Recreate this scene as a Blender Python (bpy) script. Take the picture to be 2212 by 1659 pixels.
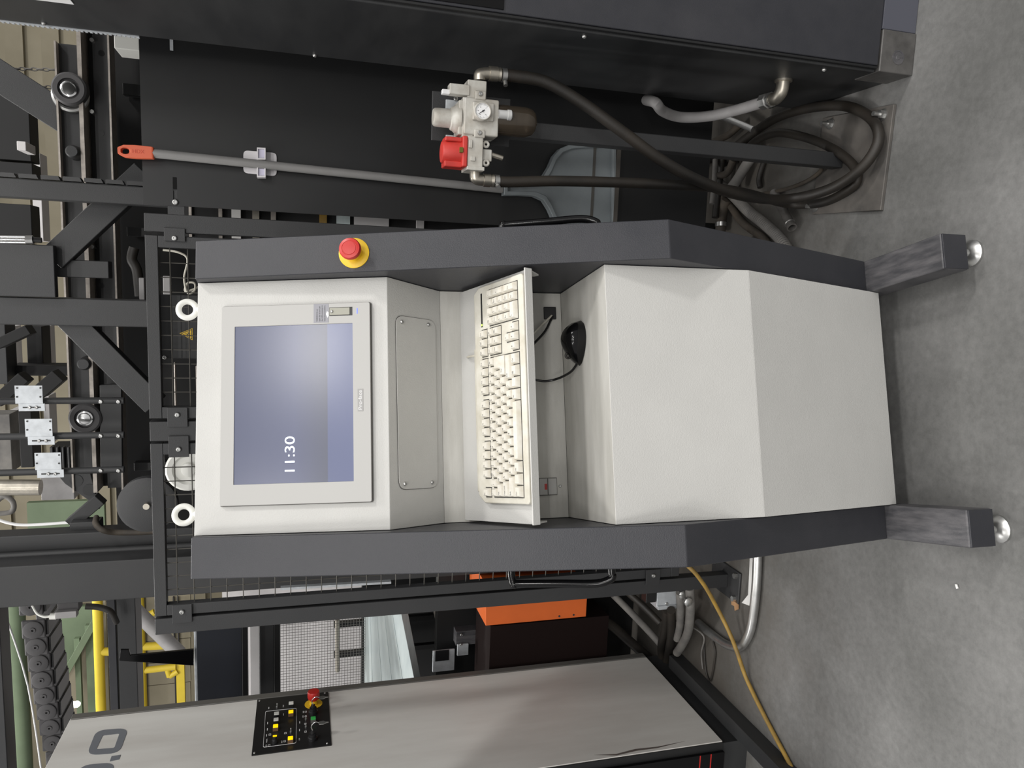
import bpy, bmesh, math, random
from mathutils import Vector, Matrix
random.seed(7)
for o in list(bpy.data.objects): bpy.data.objects.remove(o)
SC = bpy.context.scene
COL = SC.collection
# ------------------------------------------------------------------ camera
FPX, PITCH, YAW, CAMH = 1620.0, math.radians(15.88), math.radians(8.0), 1.46
f0 = Vector((-math.sin(YAW), math.cos(YAW), 0)); RV = Vector((math.cos(YAW), math.sin(YAW), 0)); ZV = Vector((0, 0, 1))
FV = math.cos(PITCH)*f0 - math.sin(PITCH)*ZV
UV = math.sin(PITCH)*f0 + math.cos(PITCH)*ZV
CAM = Vector((0, 0, CAMH))
cd = bpy.data.cameras.new('camera'); cam = bpy.data.objects.new('camera', cd); COL.objects.link(cam)
cd.sensor_fit = 'HORIZONTAL'; cd.sensor_width = 36.0; cd.lens = 36.0*FPX/2212.0; cd.clip_start = 0.02; cd.clip_end = 100
m3 = Matrix((-UV, RV, -FV)).transposed()          # the phone was held upright, the picture lies on its side
cam.matrix_world = Matrix.Translation(CAM) @ m3.to_4x4()
SC.camera = cam
# ------------------------------------------------------------------ world, lamps, exposure
w = bpy.data.worlds.new('hall_ambience'); SC.world = w; w.use_nodes = True
bg = w.node_tree.nodes['Background']; bg.inputs[0].default_value = (1.0, 0.99, 0.975, 1); bg.inputs[1].default_value = 0.60
def bay_or_fill(x, y, z, e, sx, sy, col=(1.0, 0.98, 0.95)):
    l = bpy.data.lights.new('bay_or_fill_lamp', 'AREA'); l.shape = 'RECTANGLE'; l.size = sx; l.size_y = sy; l.energy = e; l.color = col
    o = bpy.data.objects.new('bay_or_fill_lamp', l); COL.objects.link(o); o.location = (x, y, z)
    return o
for (x, y, z, e) in [(-2.3, -1.6, 6.5, 75), (2.4, -1.8, 6.5, 75), (-2.3, 2.9, 6.5, 190), (1.6, 1.3, 6.5, 90), (-3.6, -6.0, 6.5, 140), (0.3, -5.6, 6.5, 140), (3.5, -6.0, 6.5, 200), (-3.6, -11.0, 6.5, 330), (0.3, -11.0, 6.5, 330), (3.5, -11.0, 6.5, 330), (3.0, 6.5, 6.5, 90), (-3.0, 7.0, 6.5, 140), (-6.5, 0.5, 6.5, 110), (6.0, -1.2, 6.5, 380)]:  # rearmost row and far-right lamp are added fill, brightening console recess and white cabinet
    bay_or_fill(x, y, z, e, 1.4, 0.5)
SC.view_settings.view_transform = 'Standard'; SC.view_settings.look = 'None'; SC.view_settings.gamma = 1; SC.view_settings.use_curve_mapping = False
SC.view_settings.exposure = -0.14
# ------------------------------------------------------------------ measuring helpers (photo point on a real plane -> place)
def ray(x, y): return FV + (829.5-y)/FPX*RV - (x-1106.0)/FPX*UV
def onY(x, y, Y): d = ray(x, y); return CAM + d*(Y/d.y)
def onX(x, y, X): d = ray(x, y); return CAM + d*(X/d.x)
def onZ(x, y, Z): d = ray(x, y); return CAM + d*((Z-CAMH)/d.z)
CA = math.radians(14.4); CXV = Vector((math.cos(CA), math.sin(CA), 0)); CYV = Vector((-math.sin(CA), math.cos(CA), 0)); COX = 0.136
def cw(x, y, z): return (x+COX)*CXV + y*CYV + z*ZV
def onP(x, y, P, N): d = ray(x, y); return CAM + d*((P-CAM).dot(N)/d.dot(N))
def conpl(x, y, a, b, off=0.0):
    """photo point on the console plane through profile points a,b=(y,z); returns console coords"""
    n = CYV*(b[1]-a[1]) - ZV*(b[0]-a[0]); n = n.normalized()
    P = onP(x, y, cw(0, a[0], a[1]) + n*off, n); return (P.dot(CXV)-COX, P.dot(CYV), P.z)
# ------------------------------------------------------------------ mesh builder
WM = {}
def basis(d):
    d = Vector(d).normalized(); a = ZV if abs(d.z) < 0.9 else Vector((1, 0, 0))
    u = d.cross(a).normalized(); return u, d.cross(u).normalized(), d
class MB:
    def __init__(s): s.v = []; s.f = []
    def add(s, vs, fs):
        n = len(s.v); s.v += [Vector(p) for p in vs]; s.f += [tuple(i+n for i in f) for f in fs]; return s
    def box(s, x0, x1, y0, y1, z0, z1, fn=None):
        P = [(x, y, z) for z in (z0, z1) for y in (y0, y1) for x in (x0, x1)]
        if fn: P = [fn(*p) for p in P]
        return s.add(P, [(0, 2, 3, 1), (4, 5, 7, 6), (0, 1, 5, 4), (2, 6, 7, 3), (0, 4, 6, 2), (1, 3, 7, 5)])
    def prism(s, pts, vec):
        n = len(pts); pts = [Vector(p) for p in pts]; vec = Vector(vec)
        return s.add(pts+[p+vec for p in pts], [tuple(range(n)), tuple(range(2*n-1, n-1, -1))]+[(i, (i+1) % n, n+(i+1) % n, n+i) for i in range(n)])
    def ringprism(s, o, i, vec):
        n = len(o); o = [Vector(p) for p in o]; i = [Vector(p) for p in i]; vec = Vector(vec)
        V = o+i+[p+vec for p in o]+[p+vec for p in i]; F = []
        for k in range(n):
            j = (k+1) % n
            F += [(k, j, n+j, n+k), (2*n+k, 3*n+k, 3*n+j, 2*n+j), (k, 2*n+k, 2*n+j, j), (n+k, n+j, 3*n+j, 3*n+k)]
        return s.add(V, F)
    def cyl(s, p, q, r, n=16, r2=None):
        p = Vector(p); q = Vector(q); u, v, d = basis(q-p); r2 = r if r2 is None else r2; V = []
        for c, rr in ((p, r), (q, r2)):
            V += [c+(u*math.cos(2*math.pi*k/n)+v*math.sin(2*math.pi*k/n))*rr for k in range(n)]
        return s.add(V, [tuple(range(n-1, -1, -1)), tuple(range(n, 2*n))]+[(k, (k+1) % n, n+(k+1) % n, n+k) for k in range(n)])
    def lathe(s, base, axis, prof, n=24, cap=True):
        base = Vector(base); u, v, d = basis(axis); V = []; m = len(prof)
        for (r, h) in prof:
            V += [base+d*h+(u*math.cos(2*math.pi*k/n)+v*math.sin(2*math.pi*k/n))*r for k in range(n)]
        F = [(a*n+k, a*n+(k+1) % n, (a+1)*n+(k+1) % n, (a+1)*n+k) for a in range(m-1) for k in range(n)]
        if cap: F += [tuple(range(n-1, -1, -1)), tuple(range((m-1)*n, m*n))]
        return s.add(V, F)
    def tube(s, pts, r, n=10, sub=6, ribs=0):
        P = [Vector(p) for p in pts]
        if sub and len(P) > 2:
            Q = []
            for i in range(len(P)-1):
                a = P[max(i-1, 0)]; b = P[i]; c = P[i+1]; d = P[min(i+2, len(P)-1)]
                for k in range(sub):
                    t = k/sub; Q.append(0.5*((2*b)+(c-a)*t+(2*a-5*b+4*c-d)*t*t+(3*b-a-3*c+d)*t**3))
            P = Q+[P[-1]]
        t0 = (P[1]-P[0]).normalized(); u, v, _ = basis(t0); V = []; m = len(P)
        for i in range(m):
            t = (P[min(i+1, m-1)]-P[max(i-1, 0)]).normalized()
            u = (u-t*u.dot(t)).normalized(); v = t.cross(u)
            rr = r*(1+(0.2 if ribs and i % 2 else 0))
            V += [P[i]+(u*math.cos(2*math.pi*k/n)+v*math.sin(2*math.pi*k/n))*rr for k in range(n)]
        return s.add(V, [tuple(range(n-1, -1, -1)), tuple(range((m-1)*n, m*n))]+[(a*n+k, a*n+(k+1) % n, (a+1)*n+(k+1) % n, (a+1)*n+k) for a in range(m-1) for k in range(n)])
    def torus(s, c, axis, R, r, n=28, k=10, a0=0, a1=2*math.pi):
        c = Vector(c); u, v, d = basis(axis); V = []
        for i in range(n):
            e = u*math.cos(2*math.pi*i/n)+v*math.sin(2*math.pi*i/n)
            V += [c+e*(R+r*math.cos(2*math.pi*j/k))+d*r*math.sin(2*math.pi*j/k) for j in range(k)]
        return s.add(V, [(i*k+j, ((i+1) % n)*k+j, ((i+1) % n)*k+(j+1) % k, i*k+(j+1) % k) for i in range(n) for j in range(k)])
    def mesh(s, name, mat, inv=None, bevel=0):
        me = bpy.data.meshes.new(name); V = [inv @ p for p in s.v] if inv else s.v
        me.from_pydata([tuple(p) for p in V], [], s.f)
        b = bmesh.new(); b.from_mesh(me); bmesh.ops.recalc_face_normals(b, faces=b.faces); b.to_mesh(me); b.free()
        me.polygons.foreach_set('use_smooth', [True]*len(me.polygons)); me.set_sharp_from_angle(angle=math.radians(38))
        me.materials.append(mat); return me
    def build(s, name, mat, parent=None, bevel=0.0, label=None, cat=None, group=None, kind=None):
        if parent is not None: M = WM[parent]
        else:
            lo = Vector([min(p[i] for p in s.v) for i in range(3)]); hi = Vector([max(p[i] for p in s.v) for i in range(3)])
            M = Matrix.Translation(((lo.x+hi.x)/2, (lo.y+hi.y)/2, lo.z))
        me = s.mesh(name, mat, M.inverted()); o = link(me, name, parent, M)
        if bevel: bev(o, bevel)
        tag(o, label, cat, group, kind); return o
def bev(o, w):
    m = o.modifiers.new('bevel', 'BEVEL'); m.width = w; m.segments = 2; m.limit_method = 'ANGLE'; m.angle_limit = math.radians(35); m.harden_normals = True
def link(data, name, parent, M):
    o = bpy.data.objects.new(name, data); COL.objects.link(o); WM[o] = M
    if parent is not None: o.parent = parent; o.matrix_basis = WM[parent].inverted() @ M
    else: o.matrix_basis = M
    return o
def tag(o, label=None, cat=None, group=None, kind=None):
    for k, v in (('label', label), ('category', cat), ('group', group), ('kind', kind)):
        if v: o[k] = v
    return o
def thing(name, label, cat, loc, rotz=0.0, group=None, kind=None):
    M = Matrix.Translation(Vector(loc)) @ Matrix.Rotation(rotz, 4, 'Z')
    o = link(None, name, None, M); o.empty_display_size = 0.05
    return tag(o, label, cat, group, kind)
def frame(o, x, y, z):
    m = Matrix((Vector(x), Vector(y), Vector(z))).transposed().to_4x4(); return Matrix.Translation(Vector(o)) @ m
def text(st, size, M, mat, parent, name='lettering', ext=0.0003, ax='CENTER', width=None):
    c = bpy.data.curves.new('text', 'FONT'); c.body = st; c.size = size; c.align_x = ax; c.align_y = 'CENTER'; c.extrude = ext; c.resolution_u = 3 if size < 0.009 else 8
    t = bpy.data.objects.new('text', c); me = bpy.data.meshes.new_from_object(t); bpy.data.objects.remove(t); bpy.data.curves.remove(c)
    me.materials.clear(); me.materials.append(mat)
    if width and len(me.vertices):
        xs = [v.co.x for v in me.vertices]; k = width/(max(xs)-min(xs))
        for v in me.vertices: v.co.x *= k
    return link(me, name, parent, M)
def rounded(pts, r, n=5):
    pts = [Vector(p) for p in pts]; out = []; N = len(pts)
    for i in range(N):
        a, b, c = pts[i-1], pts[i], pts[(i+1) % N]
        rr = min(r, (a-b).length*0.49, (c-b).length*0.49)
        p = b+(a-b).normalized()*rr; q = b+(c-b).normalized()*rr
        for k in range(n+1):
            t = k/n; out.append((1-t)**2*p+2*t*(1-t)*b+t*t*q)
    return out
# ------------------------------------------------------------------ materials
def mat(name, col, rough=0.5, metal=0.0, var=0.0, vscale=6.0, bump=0.0, bscale=400.0, col2=None, emit=0.0, trans=0.0, coat=0.0, stretch=None, spec=0.5):
    m = bpy.data.materials.new(name); m.use_nodes = True; nt = m.node_tree; b = nt.nodes['Principled BSDF']
    b.inputs['Base Color'].default_value = (*col, 1); b.inputs['Roughness'].default_value = rough; b.inputs['Metallic'].default_value = metal
    b.inputs['Specular IOR Level'].default_value = spec
    if coat: b.inputs['Coat Weight'].default_value = coat
    if trans: b.inputs['Transmission Weight'].default_value = trans
    if emit: b.inputs['Emission Color'].default_value = (*col, 1); b.inputs['Emission Strength'].default_value = emit
    tc = nt.nodes.new('ShaderNodeTexCoord')
    if var:
        nz = nt.nodes.new('ShaderNodeTexNoise'); nz.inputs['Scale'].default_value = vscale; nz.inputs['Detail'].default_value = 6; nz.inputs['Roughness'].default_value = 0.6
        src = tc.outputs['Object']
        if stretch:
            mp = nt.nodes.new('ShaderNodeMapping'); mp.inputs['Scale'].default_value = stretch; nt.links.new(src, mp.inputs['Vector']); src = mp.outputs['Vector']
        nt.links.new(src, nz.inputs['Vector'])
        rp = nt.nodes.new('ShaderNodeMapRange'); rp.inputs['From Min'].default_value = 0.35; rp.inputs['From Max'].default_value = 0.7
        nt.links.new(nz.outputs['Fac'], rp.inputs['Value'])
        mx = nt.nodes.new('ShaderNodeMix'); mx.data_type = 'RGBA'; c2 = col2 or tuple(c*(1-var) for c in col)
        mx.inputs['A'].default_value = (*col, 1); mx.inputs['B'].default_value = (*c2, 1)
        nt.links.new(rp.outputs['Result'], mx.inputs['Factor']); nt.links.new(mx.outputs['Result'], b.inputs['Base Color'])
        rr = nt.nodes.new('ShaderNodeMapRange'); rr.inputs['To Min'].default_value = rough; rr.inputs['To Max'].default_value = min(1, rough+0.12)
        nt.links.new(nz.outputs['Fac'], rr.inputs['Value']); nt.links.new(rr.outputs['Result'], b.inputs['Roughness'])
    if bump:
        n2 = nt.nodes.new('ShaderNodeTexNoise'); n2.inputs['Scale'].default_value = bscale; n2.inputs['Detail'].default_value = 2
        nt.links.new(tc.outputs['Object'], n2.inputs['Vector'])
        bp = nt.nodes.new('ShaderNodeBump'); bp.inputs['Strength'].default_value = bump; bp.inputs['Distance'].default_value = 0.001
        nt.links.new(n2.outputs['Fac'], bp.inputs['Height']); nt.links.new(bp.outputs['Normal'], b.inputs['Normal'])
    return m
M_white = mat('console_white_paint', (0.565, 0.56, 0.54), 0.40, var=0.05, vscale=9, bump=0.45, bscale=380)
M_whited = mat('console_white_grimy', (0.58, 0.57, 0.535), 0.45, var=0.3, vscale=5, bump=0.2, bscale=520, col2=(0.46, 0.45, 0.415), stretch=(1, 4, 6))
M_dark = mat('charcoal_paint', (0.026, 0.027, 0.033), 0.38, var=0.25, vscale=7, bump=0.35, bscale=500, col2=(0.037, 0.037, 0.043))
M_darkworn = mat('charcoal_paint_scuffed', (0.05, 0.05, 0.055), 0.45, var=0.4, vscale=12, bump=0.3, bscale=500, col2=(0.12, 0.115, 0.12), stretch=(6, 1, 1))
M_mach = mat('machine_charcoal_paint', (0.027, 0.028, 0.030), 0.42, var=0.3, vscale=3, bump=0.3, bscale=450, col2=(0.036, 0.036, 0.037))
M_void = mat('shade_deepened_black', (0.006, 0.006, 0.0065), 0.7)  # black deepened so the unlit cavity's shade sits in the colour
M_sheet = mat('guard_sheet_black', (0.0125, 0.013, 0.0142), 0.33, var=0.3, vscale=2.5, col2=(0.018, 0.018, 0.018), spec=0.4)
M_sheet2 = mat('cabinet_black', (0.021, 0.022, 0.0235), 0.38, var=0.35, vscale=3, col2=(0.034, 0.035, 0.036), stretch=(1, 1, 4))
M_edge = mat('bare_steel_edge', (0.45, 0.41, 0.37), 0.45, 0.6, var=0.3, vscale=40)
M_black = mat('black_plastic', (0.012, 0.012, 0.013), 0.35)
M_gloss = mat('gloss_black', (0.004, 0.004, 0.0045), 0.14, spec=0.3)
M_rub = mat('black_rubber', (0.010, 0.0092, 0.0085), 0.5, var=0.5, vscale=5, col2=(0.030, 0.024, 0.018), bump=0.3, bscale=300)
M_rubd = mat('dusty_rubber', (0.04, 0.034, 0.028), 0.7, var=0.5, vscale=14, col2=(0.085, 0.068, 0.05), bump=0.4, bscale=300)
M_rubg = mat('grey_dusty_conduit', (0.12, 0.115, 0.11), 0.65, var=0.3, vscale=14, col2=(0.2, 0.19, 0.175))
M_cond = mat('grey_flexible_conduit', (0.33, 0.32, 0.32), 0.5, var=0.25, vscale=9)
M_steel = mat('zinc_steel', (0.55, 0.55, 0.54), 0.28, 0.9, var=0.25, vscale=30)
M_chrome = mat('polished_steel', (0.7, 0.7, 0.7), 0.15, 1.0)
M_galv = mat('galvanised_plate', (0.62, 0.65, 0.68), 0.4, 0.35, var=0.22, vscale=30)
M_alu = mat('cast_aluminium_white', (0.58, 0.57, 0.53), 0.4, 0.1, var=0.35, vscale=25, col2=(0.40, 0.37, 0.32))
M_nick = mat('nickel_fitting', (0.55, 0.51, 0.44), 0.28, 0.9, var=0.3, vscale=30)
M_red = mat('red_plastic', (0.52, 0.025, 0.02), 0.35)
M_redv = mat('red_valve_plastic', (0.60, 0.045, 0.035), 0.4, var=0.25, vscale=20)
M_yel = mat('yellow_plastic', (0.78, 0.50, 0.02), 0.4)
M_ypaint = mat('yellow_rail_paint', (0.75, 0.56, 0.04), 0.4, var=0.15, vscale=3)
M_org = mat('orange_machine_paint', (0.66, 0.125, 0.018), 0.5, var=0.15, vscale=4)
M_grip = mat('orange_grip_plastic', (0.72, 0.135, 0.06), 0.5)
M_pole = mat('grey_coated_pole', (0.27, 0.265, 0.26), 0.38, var=0.15, vscale=8)
M_pan = mat('grey_pan_plastic', (0.27, 0.30, 0.315), 0.3, var=0.2, vscale=8)
M_clip = mat('white_clip_plastic', (0.74, 0.72, 0.74), 0.35)
M_bez = mat('monitor_bezel_grey', (0.45, 0.445, 0.43), 0.4, bump=0.05)
M_bezd = mat('bezel_gasket', (0.10, 0.095, 0.085), 0.5)
M_key = mat('beige_keycap', (0.72, 0.70, 0.64), 0.45, var=0.16, vscale=45, col2=(0.60, 0.555, 0.46))
M_kbd = mat('beige_keyboard_case', (0.66, 0.64, 0.57), 0.5, var=0.3, vscale=18, col2=(0.50, 0.47, 0.39))
M_well = mat('key_well_shadow_grey', (0.035, 0.033, 0.03), 0.7)
M_ink = mat('dark_ink', (0.03, 0.03, 0.035), 0.6)
M_whitep = mat('white_print', (0.8, 0.8, 0.8), 0.5)
M_cab = mat('electrical_cabinet_white', (0.66, 0.65, 0.62), 0.38, var=0.22, vscale=2.2, col2=(0.55, 0.53, 0.50), bump=0.08, bscale=500, stretch=(1, 3.5, 0.7))
M_trim = mat('cabinet_edge_trim', (0.16, 0.155, 0.145), 0.4, 0.4)
M_lett = mat('grey_vinyl_letters', (0.16, 0.17, 0.19), 0.5)
M_ltw = mat('light_white_plastic', (0.72, 0.72, 0.68), 0.4)
M_ltg = mat('green_button', (0.03, 0.33, 0.06), 0.35, emit=0.15)
M_lty = mat('yellow_lamp_button', (1.0, 0.62, 0.0), 0.35, emit=0.9)
M_lty2 = mat('yellow_lamp_side', (0.18, 0.10, 0.05), 0.4)
M_gwall = mat('green_steel_paint', (0.15, 0.20, 0.12), 0.55, var=0.2, vscale=1.5, col2=(0.09, 0.125, 0.07))
M_cable_y = mat('yellow_cable_jacket', (0.36, 0.22, 0.04), 0.5, var=0.3, vscale=20, col2=(0.20, 0.13, 0.04))
M_beige = mat('beige_cladding', (0.27, 0.24, 0.17), 0.6, var=0.2, vscale=0.8, col2=(0.19, 0.165, 0.11))
M_far = mat('pale_far_surface', (0.62, 0.60, 0.60), 0.6, var=0.15, vscale=2)
M_ice = mat('pale_sheet_stack', (0.60, 0.67, 0.67), 0.35, var=0.2, vscale=3, col2=(0.48, 0.55, 0.56), stretch=(1, 1, 18))
M_oldplate = mat('dirty_base_plate', (0.085, 0.08, 0.075), 0.55, 0.2, var=0.6, vscale=9, col2=(0.17, 0.155, 0.14))
M_chain = mat('energy_chain_plastic', (0.075, 0.072, 0.075), 0.55, var=0.2, vscale=10)
M_smoke = mat('smoked_bowl_plastic', (0.12, 0.095, 0.07), 0.12, trans=0.6, spec=0.6)
M_clear = mat('clear_sight_plastic', (0.72, 0.72, 0.72), 0.2, trans=0.3)
M_paper = mat('cardboard_scrap', (0.42, 0.24, 0.12), 0.8)
M_wpaper = mat('white_paper', (0.75, 0.74, 0.72), 0.7)
def floor_mat():
    m = bpy.data.materials.new('concrete_floor'); m.use_nodes = True; nt = m.node_tree; N = nt.nodes; L = nt.links; b = N['Principled BSDF']
    tc = N.new('ShaderNodeTexCoord')
    def noise(s, d, r=0.6):
        n = N.new('ShaderNodeTexNoise'); n.inputs['Scale'].default_value = s; n.inputs['Detail'].default_value = d; n.inputs['Roughness'].default_value = r; L.new(tc.outputs['Object'], n.inputs['Vector']); return n
    a = noise(2.2, 6, 0.55); c = noise(55, 6, 0.75)
    r1 = N.new('ShaderNodeValToRGB'); r1.color_ramp.elements[0].position = 0.3; r1.color_ramp.elements[1].position = 0.72
    r1.color_ramp.elements[0].color = (0.108, 0.108, 0.104, 1); r1.color_ramp.elements[1].color = (0.20, 0.199, 0.195, 1); L.new(a.outputs['Fac'], r1.inputs['Fac'])
    r2 = N.new('ShaderNodeMapRange'); r2.inputs['From Min'].default_value = 0.3; r2.inputs['From Max'].default_value = 0.7; r2.inputs['To Min'].default_value = 0.80; r2.inputs['To Max'].default_value = 1.15; L.new(c.outputs['Fac'], r2.inputs['Value'])
    mx = N.new('ShaderNodeMix'); mx.data_type = 'RGBA'; mx.blend_type = 'MULTIPLY'; mx.inputs['Factor'].default_value = 1
    L.new(r1.outputs['Color'], mx.inputs['A']); L.new(r2.outputs['Result'], mx.inputs['B'])
    # oil dirt gathered along the machine guard
    sx = N.new('ShaderNodeSeparateXYZ'); L.new(tc.outputs['Object'], sx.inputs[0]); st = noise(5, 5, 0.6)
    ad = N.new('ShaderNodeMath'); ad.operation = 'ADD'; L.new(sx.outputs['Y'], ad.inputs[0])
    ml = N.new('ShaderNodeMath'); ml.operation = 'MULTIPLY'; ml.inputs[1].default_value = 0.9; L.new(st.outputs['Fac'], ml.inputs[0]); L.new(ml.outputs[0], ad.inputs[1])
    mr = N.new('ShaderNodeMapRange'); mr.inputs['From Min'].default_value = -0.85; mr.inputs['From Max'].default_value = -0.30; mr.inputs['To Max'].default_value = 0.80; L.new(ad.outputs[0], mr.inputs['Value'])
    m2 = N.new('ShaderNodeMix'); m2.data_type = 'RGBA'; m2.inputs['B'].default_value = (0.075, 0.066, 0.055, 1); L.new(mr.outputs['Result'], m2.inputs['Factor']); L.new(mx.outputs['Result'], m2.inputs['A'])
    L.new(m2.outputs['Result'], b.inputs['Base Color']); b.inputs['Roughness'].default_value = 0.5; b.inputs['Specular IOR Level'].default_value = 0.35
    bp = N.new('ShaderNodeBump'); bp.inputs['Strength'].default_value = 0.25; bp.inputs['Distance'].default_value = 0.002; L.new(c.outputs['Fac'], bp.inputs['Height']); L.new(bp.outputs['Normal'], b.inputs['Normal'])
    return m
M_floor = floor_mat()
def screen_mat():
    m = bpy.data.materials.new('lit_screen'); m.use_nodes = True; nt = m.node_tree; N = nt.nodes; L = nt.links; b = N['Principled BSDF']
    b.inputs['Base Color'].default_value = (0.03, 0.03, 0.035, 1); b.inputs['Roughness'].default_value = 0.22; b.inputs['Emission Strength'].default_value = 1.0
    tc = N.new('ShaderNodeTexCoord'); s = N.new('ShaderNodeSeparateXYZ'); L.new(tc.outputs['UV'], s.inputs[0])
    r = N.new('ShaderNodeValToRGB'); L.new(s.outputs['Y'], r.inputs['Fac']); e = r.color_ramp.elements
    e[0].position = 0.0; e[0].color = (0.125, 0.15, 0.29, 1); e[1].position = 1.0; e[1].color = (0.105, 0.12, 0.20, 1)
    a = r.color_ramp.elements.new(0.215); a.color = (0.125, 0.15, 0.285, 1)
    a = r.color_ramp.elements.new(0.22); a.color = (0.105, 0.115, 0.165, 1)
    a = r.color_ramp.elements.new(0.5); a.color = (0.115, 0.13, 0.225, 1)
    L.new(r.outputs['Color'], b.inputs['Emission Color']); return m
M_screen = screen_mat()
# ================================================================== SETTING
MB().box(-9, 9, -6, 12, -0.05, 0).build('floor', M_floor, kind='structure', label='grey stained concrete factory floor')
wb = thing('wall_back', 'pale corrugated cladding wall of the hall far behind', 'wall', (0, 10, 0), kind='structure')
MB().box(-9, 9, 10.06, 10.2, 0, 8).build('wall_sheet', M_beige, wb)
rib = MB().box(-9, 9, -0.05, 0.0, -0.09, 0.09).mesh('rib', M_beige)
for k in range(22): link(rib, 'rib', wb, Matrix.Translation((0, 10.06, 0.2+0.36*k)))
# ================================================================== CONTROL CONSOLE
con = thing('control_console', 'free-standing machine control console with charcoal side frames and white panels', 'console', cw(0, 1.55, 0), CA)
PT, PK, PB = (1.604, 1.662), (1.297, 0.756), (1.502, 0.114)          # front outline of the side frames
XI, XO = 0.258, 0.338
W1, W2, W3, W4, W5, W6, W7 = (1.634, 1.66), (1.523, 1.285), (1.632, 1.155), (1.614, 0.874), (1.357, 0.872), (1.349, 0.548), (1.493, 0.088)
for s in (1, -1):
    pr = [PT, PK, PB, (1.78, 0.114), (1.78, 1.662)]
    a, b_ = (XI, XO) if s > 0 else (-XO, -XI)
    MB().prism([cw(a, y, z) for y, z in pr], CXV*(b_-a)).build('side_frame', M_dark, con, 0.0025)
def panel(name, a, b, m, th=0.004, x=XI-0.001, bv=0.001):
    d = Vector((b[0]-a[0], b[1]-a[1])).normalized(); n = Vector((-d.y, d.x))    # thickness goes to the back
    if n.x < 0 or (abs(n.x) < 0.2 and n.y > 0): n = -n
    pr = [a, b, (b[0]+n.x*th, b[1]+n.y*th), (a[0]+n.x*th, a[1]+n.y*th)]
    return MB().prism([cw(-x, *p) for p in pr], CXV*2*x).build(name, m, con, bv)
panel('monitor_panel', W1, W2, M_white); panel('chin_panel', W2, W3, M_white); panel('back_panel', W3, W4, M_whited)
panel('shelf_panel', W4, W5, M_whited); panel('front_panel', W5, W6, M_white); panel('lower_panel', W6, W7, M_white)
MB().box(-XI, XI, 1.634, 1.78, 1.645, 1.66, cw).build('top_cover', M_white, con, 0.001)
MB().box(-XI, XI, 1.765, 1.78, 0.09, 1.645, cw).build('rear_cover', M_dark, con)
MB().box(-XI, XI, 1.493, 1.765, 0.088, 0.094, cw).build('bottom_cover', M_dark, con)
# feet
for s in (1, -1):
    a, b_ = (XI, XO) if s > 0 else (-XO, -XI)
    ft = MB().box(a, b_, 1.272, 1.80, 0.047, 0.1145, cw).build('foot_tube', M_darkworn, con, 0.004)
    MB().box(a+0.0015, b_-0.0015, 1.269, 1.2735, 0.049, 0.1125, cw).build('end_cap', M_dark, ft, 0.001)
    for yy in (1.30, 1.74):
        c = (a+b_)/2+s*0.008
        MB().lathe(cw(c, yy, 0), ZV, [(0.030, 0), (0.030, 0.006), (0.022, 0.014), (0.009, 0.018), (0.008, 0.047)], 20).build('levelling_foot', M_steel, ft)
# access plate on the chin
dch = Vector((W3[0]-W2[0], W3[1]-W2[1])).normalized(); CHN = (CYV*dch.y*1.0 - ZV*dch.x); CHN = CHN if CHN.dot(CYV) < 0 else -CHN
def chin(x, t, off=0.0): return cw(x, W2[0]+dch.x*t, W2[1]+dch.y*t) + CHN*off
LC = (Vector(W3)-Vector(W2)).length
MB().prism(rounded([chin(-0.180, 0.025, 0.0005), chin(0.181, 0.022, 0.0005), chin(0.187, 0.150, 0.0005), chin(-0.180, 0.148, 0.0005)], 0.022), CHN*0.0008).build('plate_gap', M_bezd, con)
ap = MB().prism(rounded([chin(-0.179, 0.026, 0.001), chin(0.180, 0.023, 0.001), chin(0.186, 0.149, 0.001), chin(-0.179, 0.147, 0.001)], 0.0215), CHN*0.0014).build('access_plate', M_white, con)
def screw(parent, p, n, r=0.005, m=None, name='screw'):
    b = MB().lathe(p, n, [(r, 0), (r, r*0.35), (r*0.72, r*0.75), (r*0.5, r*0.78), (r*0.45, r*0.4)], 14); return b.build(name, m or M_steel, parent)
for x, t in ((0.168, 0.040), (0.174, 0.125), (-0.168, 0.042), (-0.168, 0.128)): screw(ap, chin(x, t, 0.0022), CHN, 0.0045)
# touch monitor
dmp = (Vector(W2)-Vector(W1)).normalized(); MPN = (CYV*dmp.y - ZV*dmp.x); MPN = MPN if MPN.dot(CYV) < 0 else -MPN
MPD = CYV*dmp.x+ZV*dmp.y
def mp(x, t, off=0.0): return cw(x, W1[0]+dmp.x*t, W1[1]+dmp.y*t)+MPN*off
def tm(px, py, off=0.0):
    q = conpl(px, py, W1, W2, 0); return q[0], (q[1]-W1[0])/dmp.x
MB().prism(rounded([mp(-0.2015, 0.0525, 0), mp(0.2045, 0.0525, 0), mp(0.2045, 0.3585, 0), mp(-0.2015, 0.3585, 0)], 0.004), MPN*0.0045).build('monitor_gasket', M_bezd, con)
bez = MB().ringprism(rounded([mp(-0.200, 0.054, 0.004), mp(0.203, 0.054, 0.004), mp(0.203, 0.357, 0.004), mp(-0.200, 0.357, 0.004)], 0.004), rounded([mp(-0.1585, 0.0815, 0.004), mp(0.1605, 0.0815, 0.004), mp(0.1605, 0.3215, 0.004), mp(-0.1585, 0.3215, 0.004)], 0.001), MPN*0.007).build('touch_monitor', M_bez, con, 0.001, label='grey framed touch screen showing 11:30')
S = MB(); S.add([mp(-0.159, 0.322, 0.0085), mp(0.161, 0.322, 0.0085), mp(0.161, 0.081, 0.0085), mp(-0.159, 0.081, 0.0085)], [(0, 1, 2, 3)])
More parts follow.
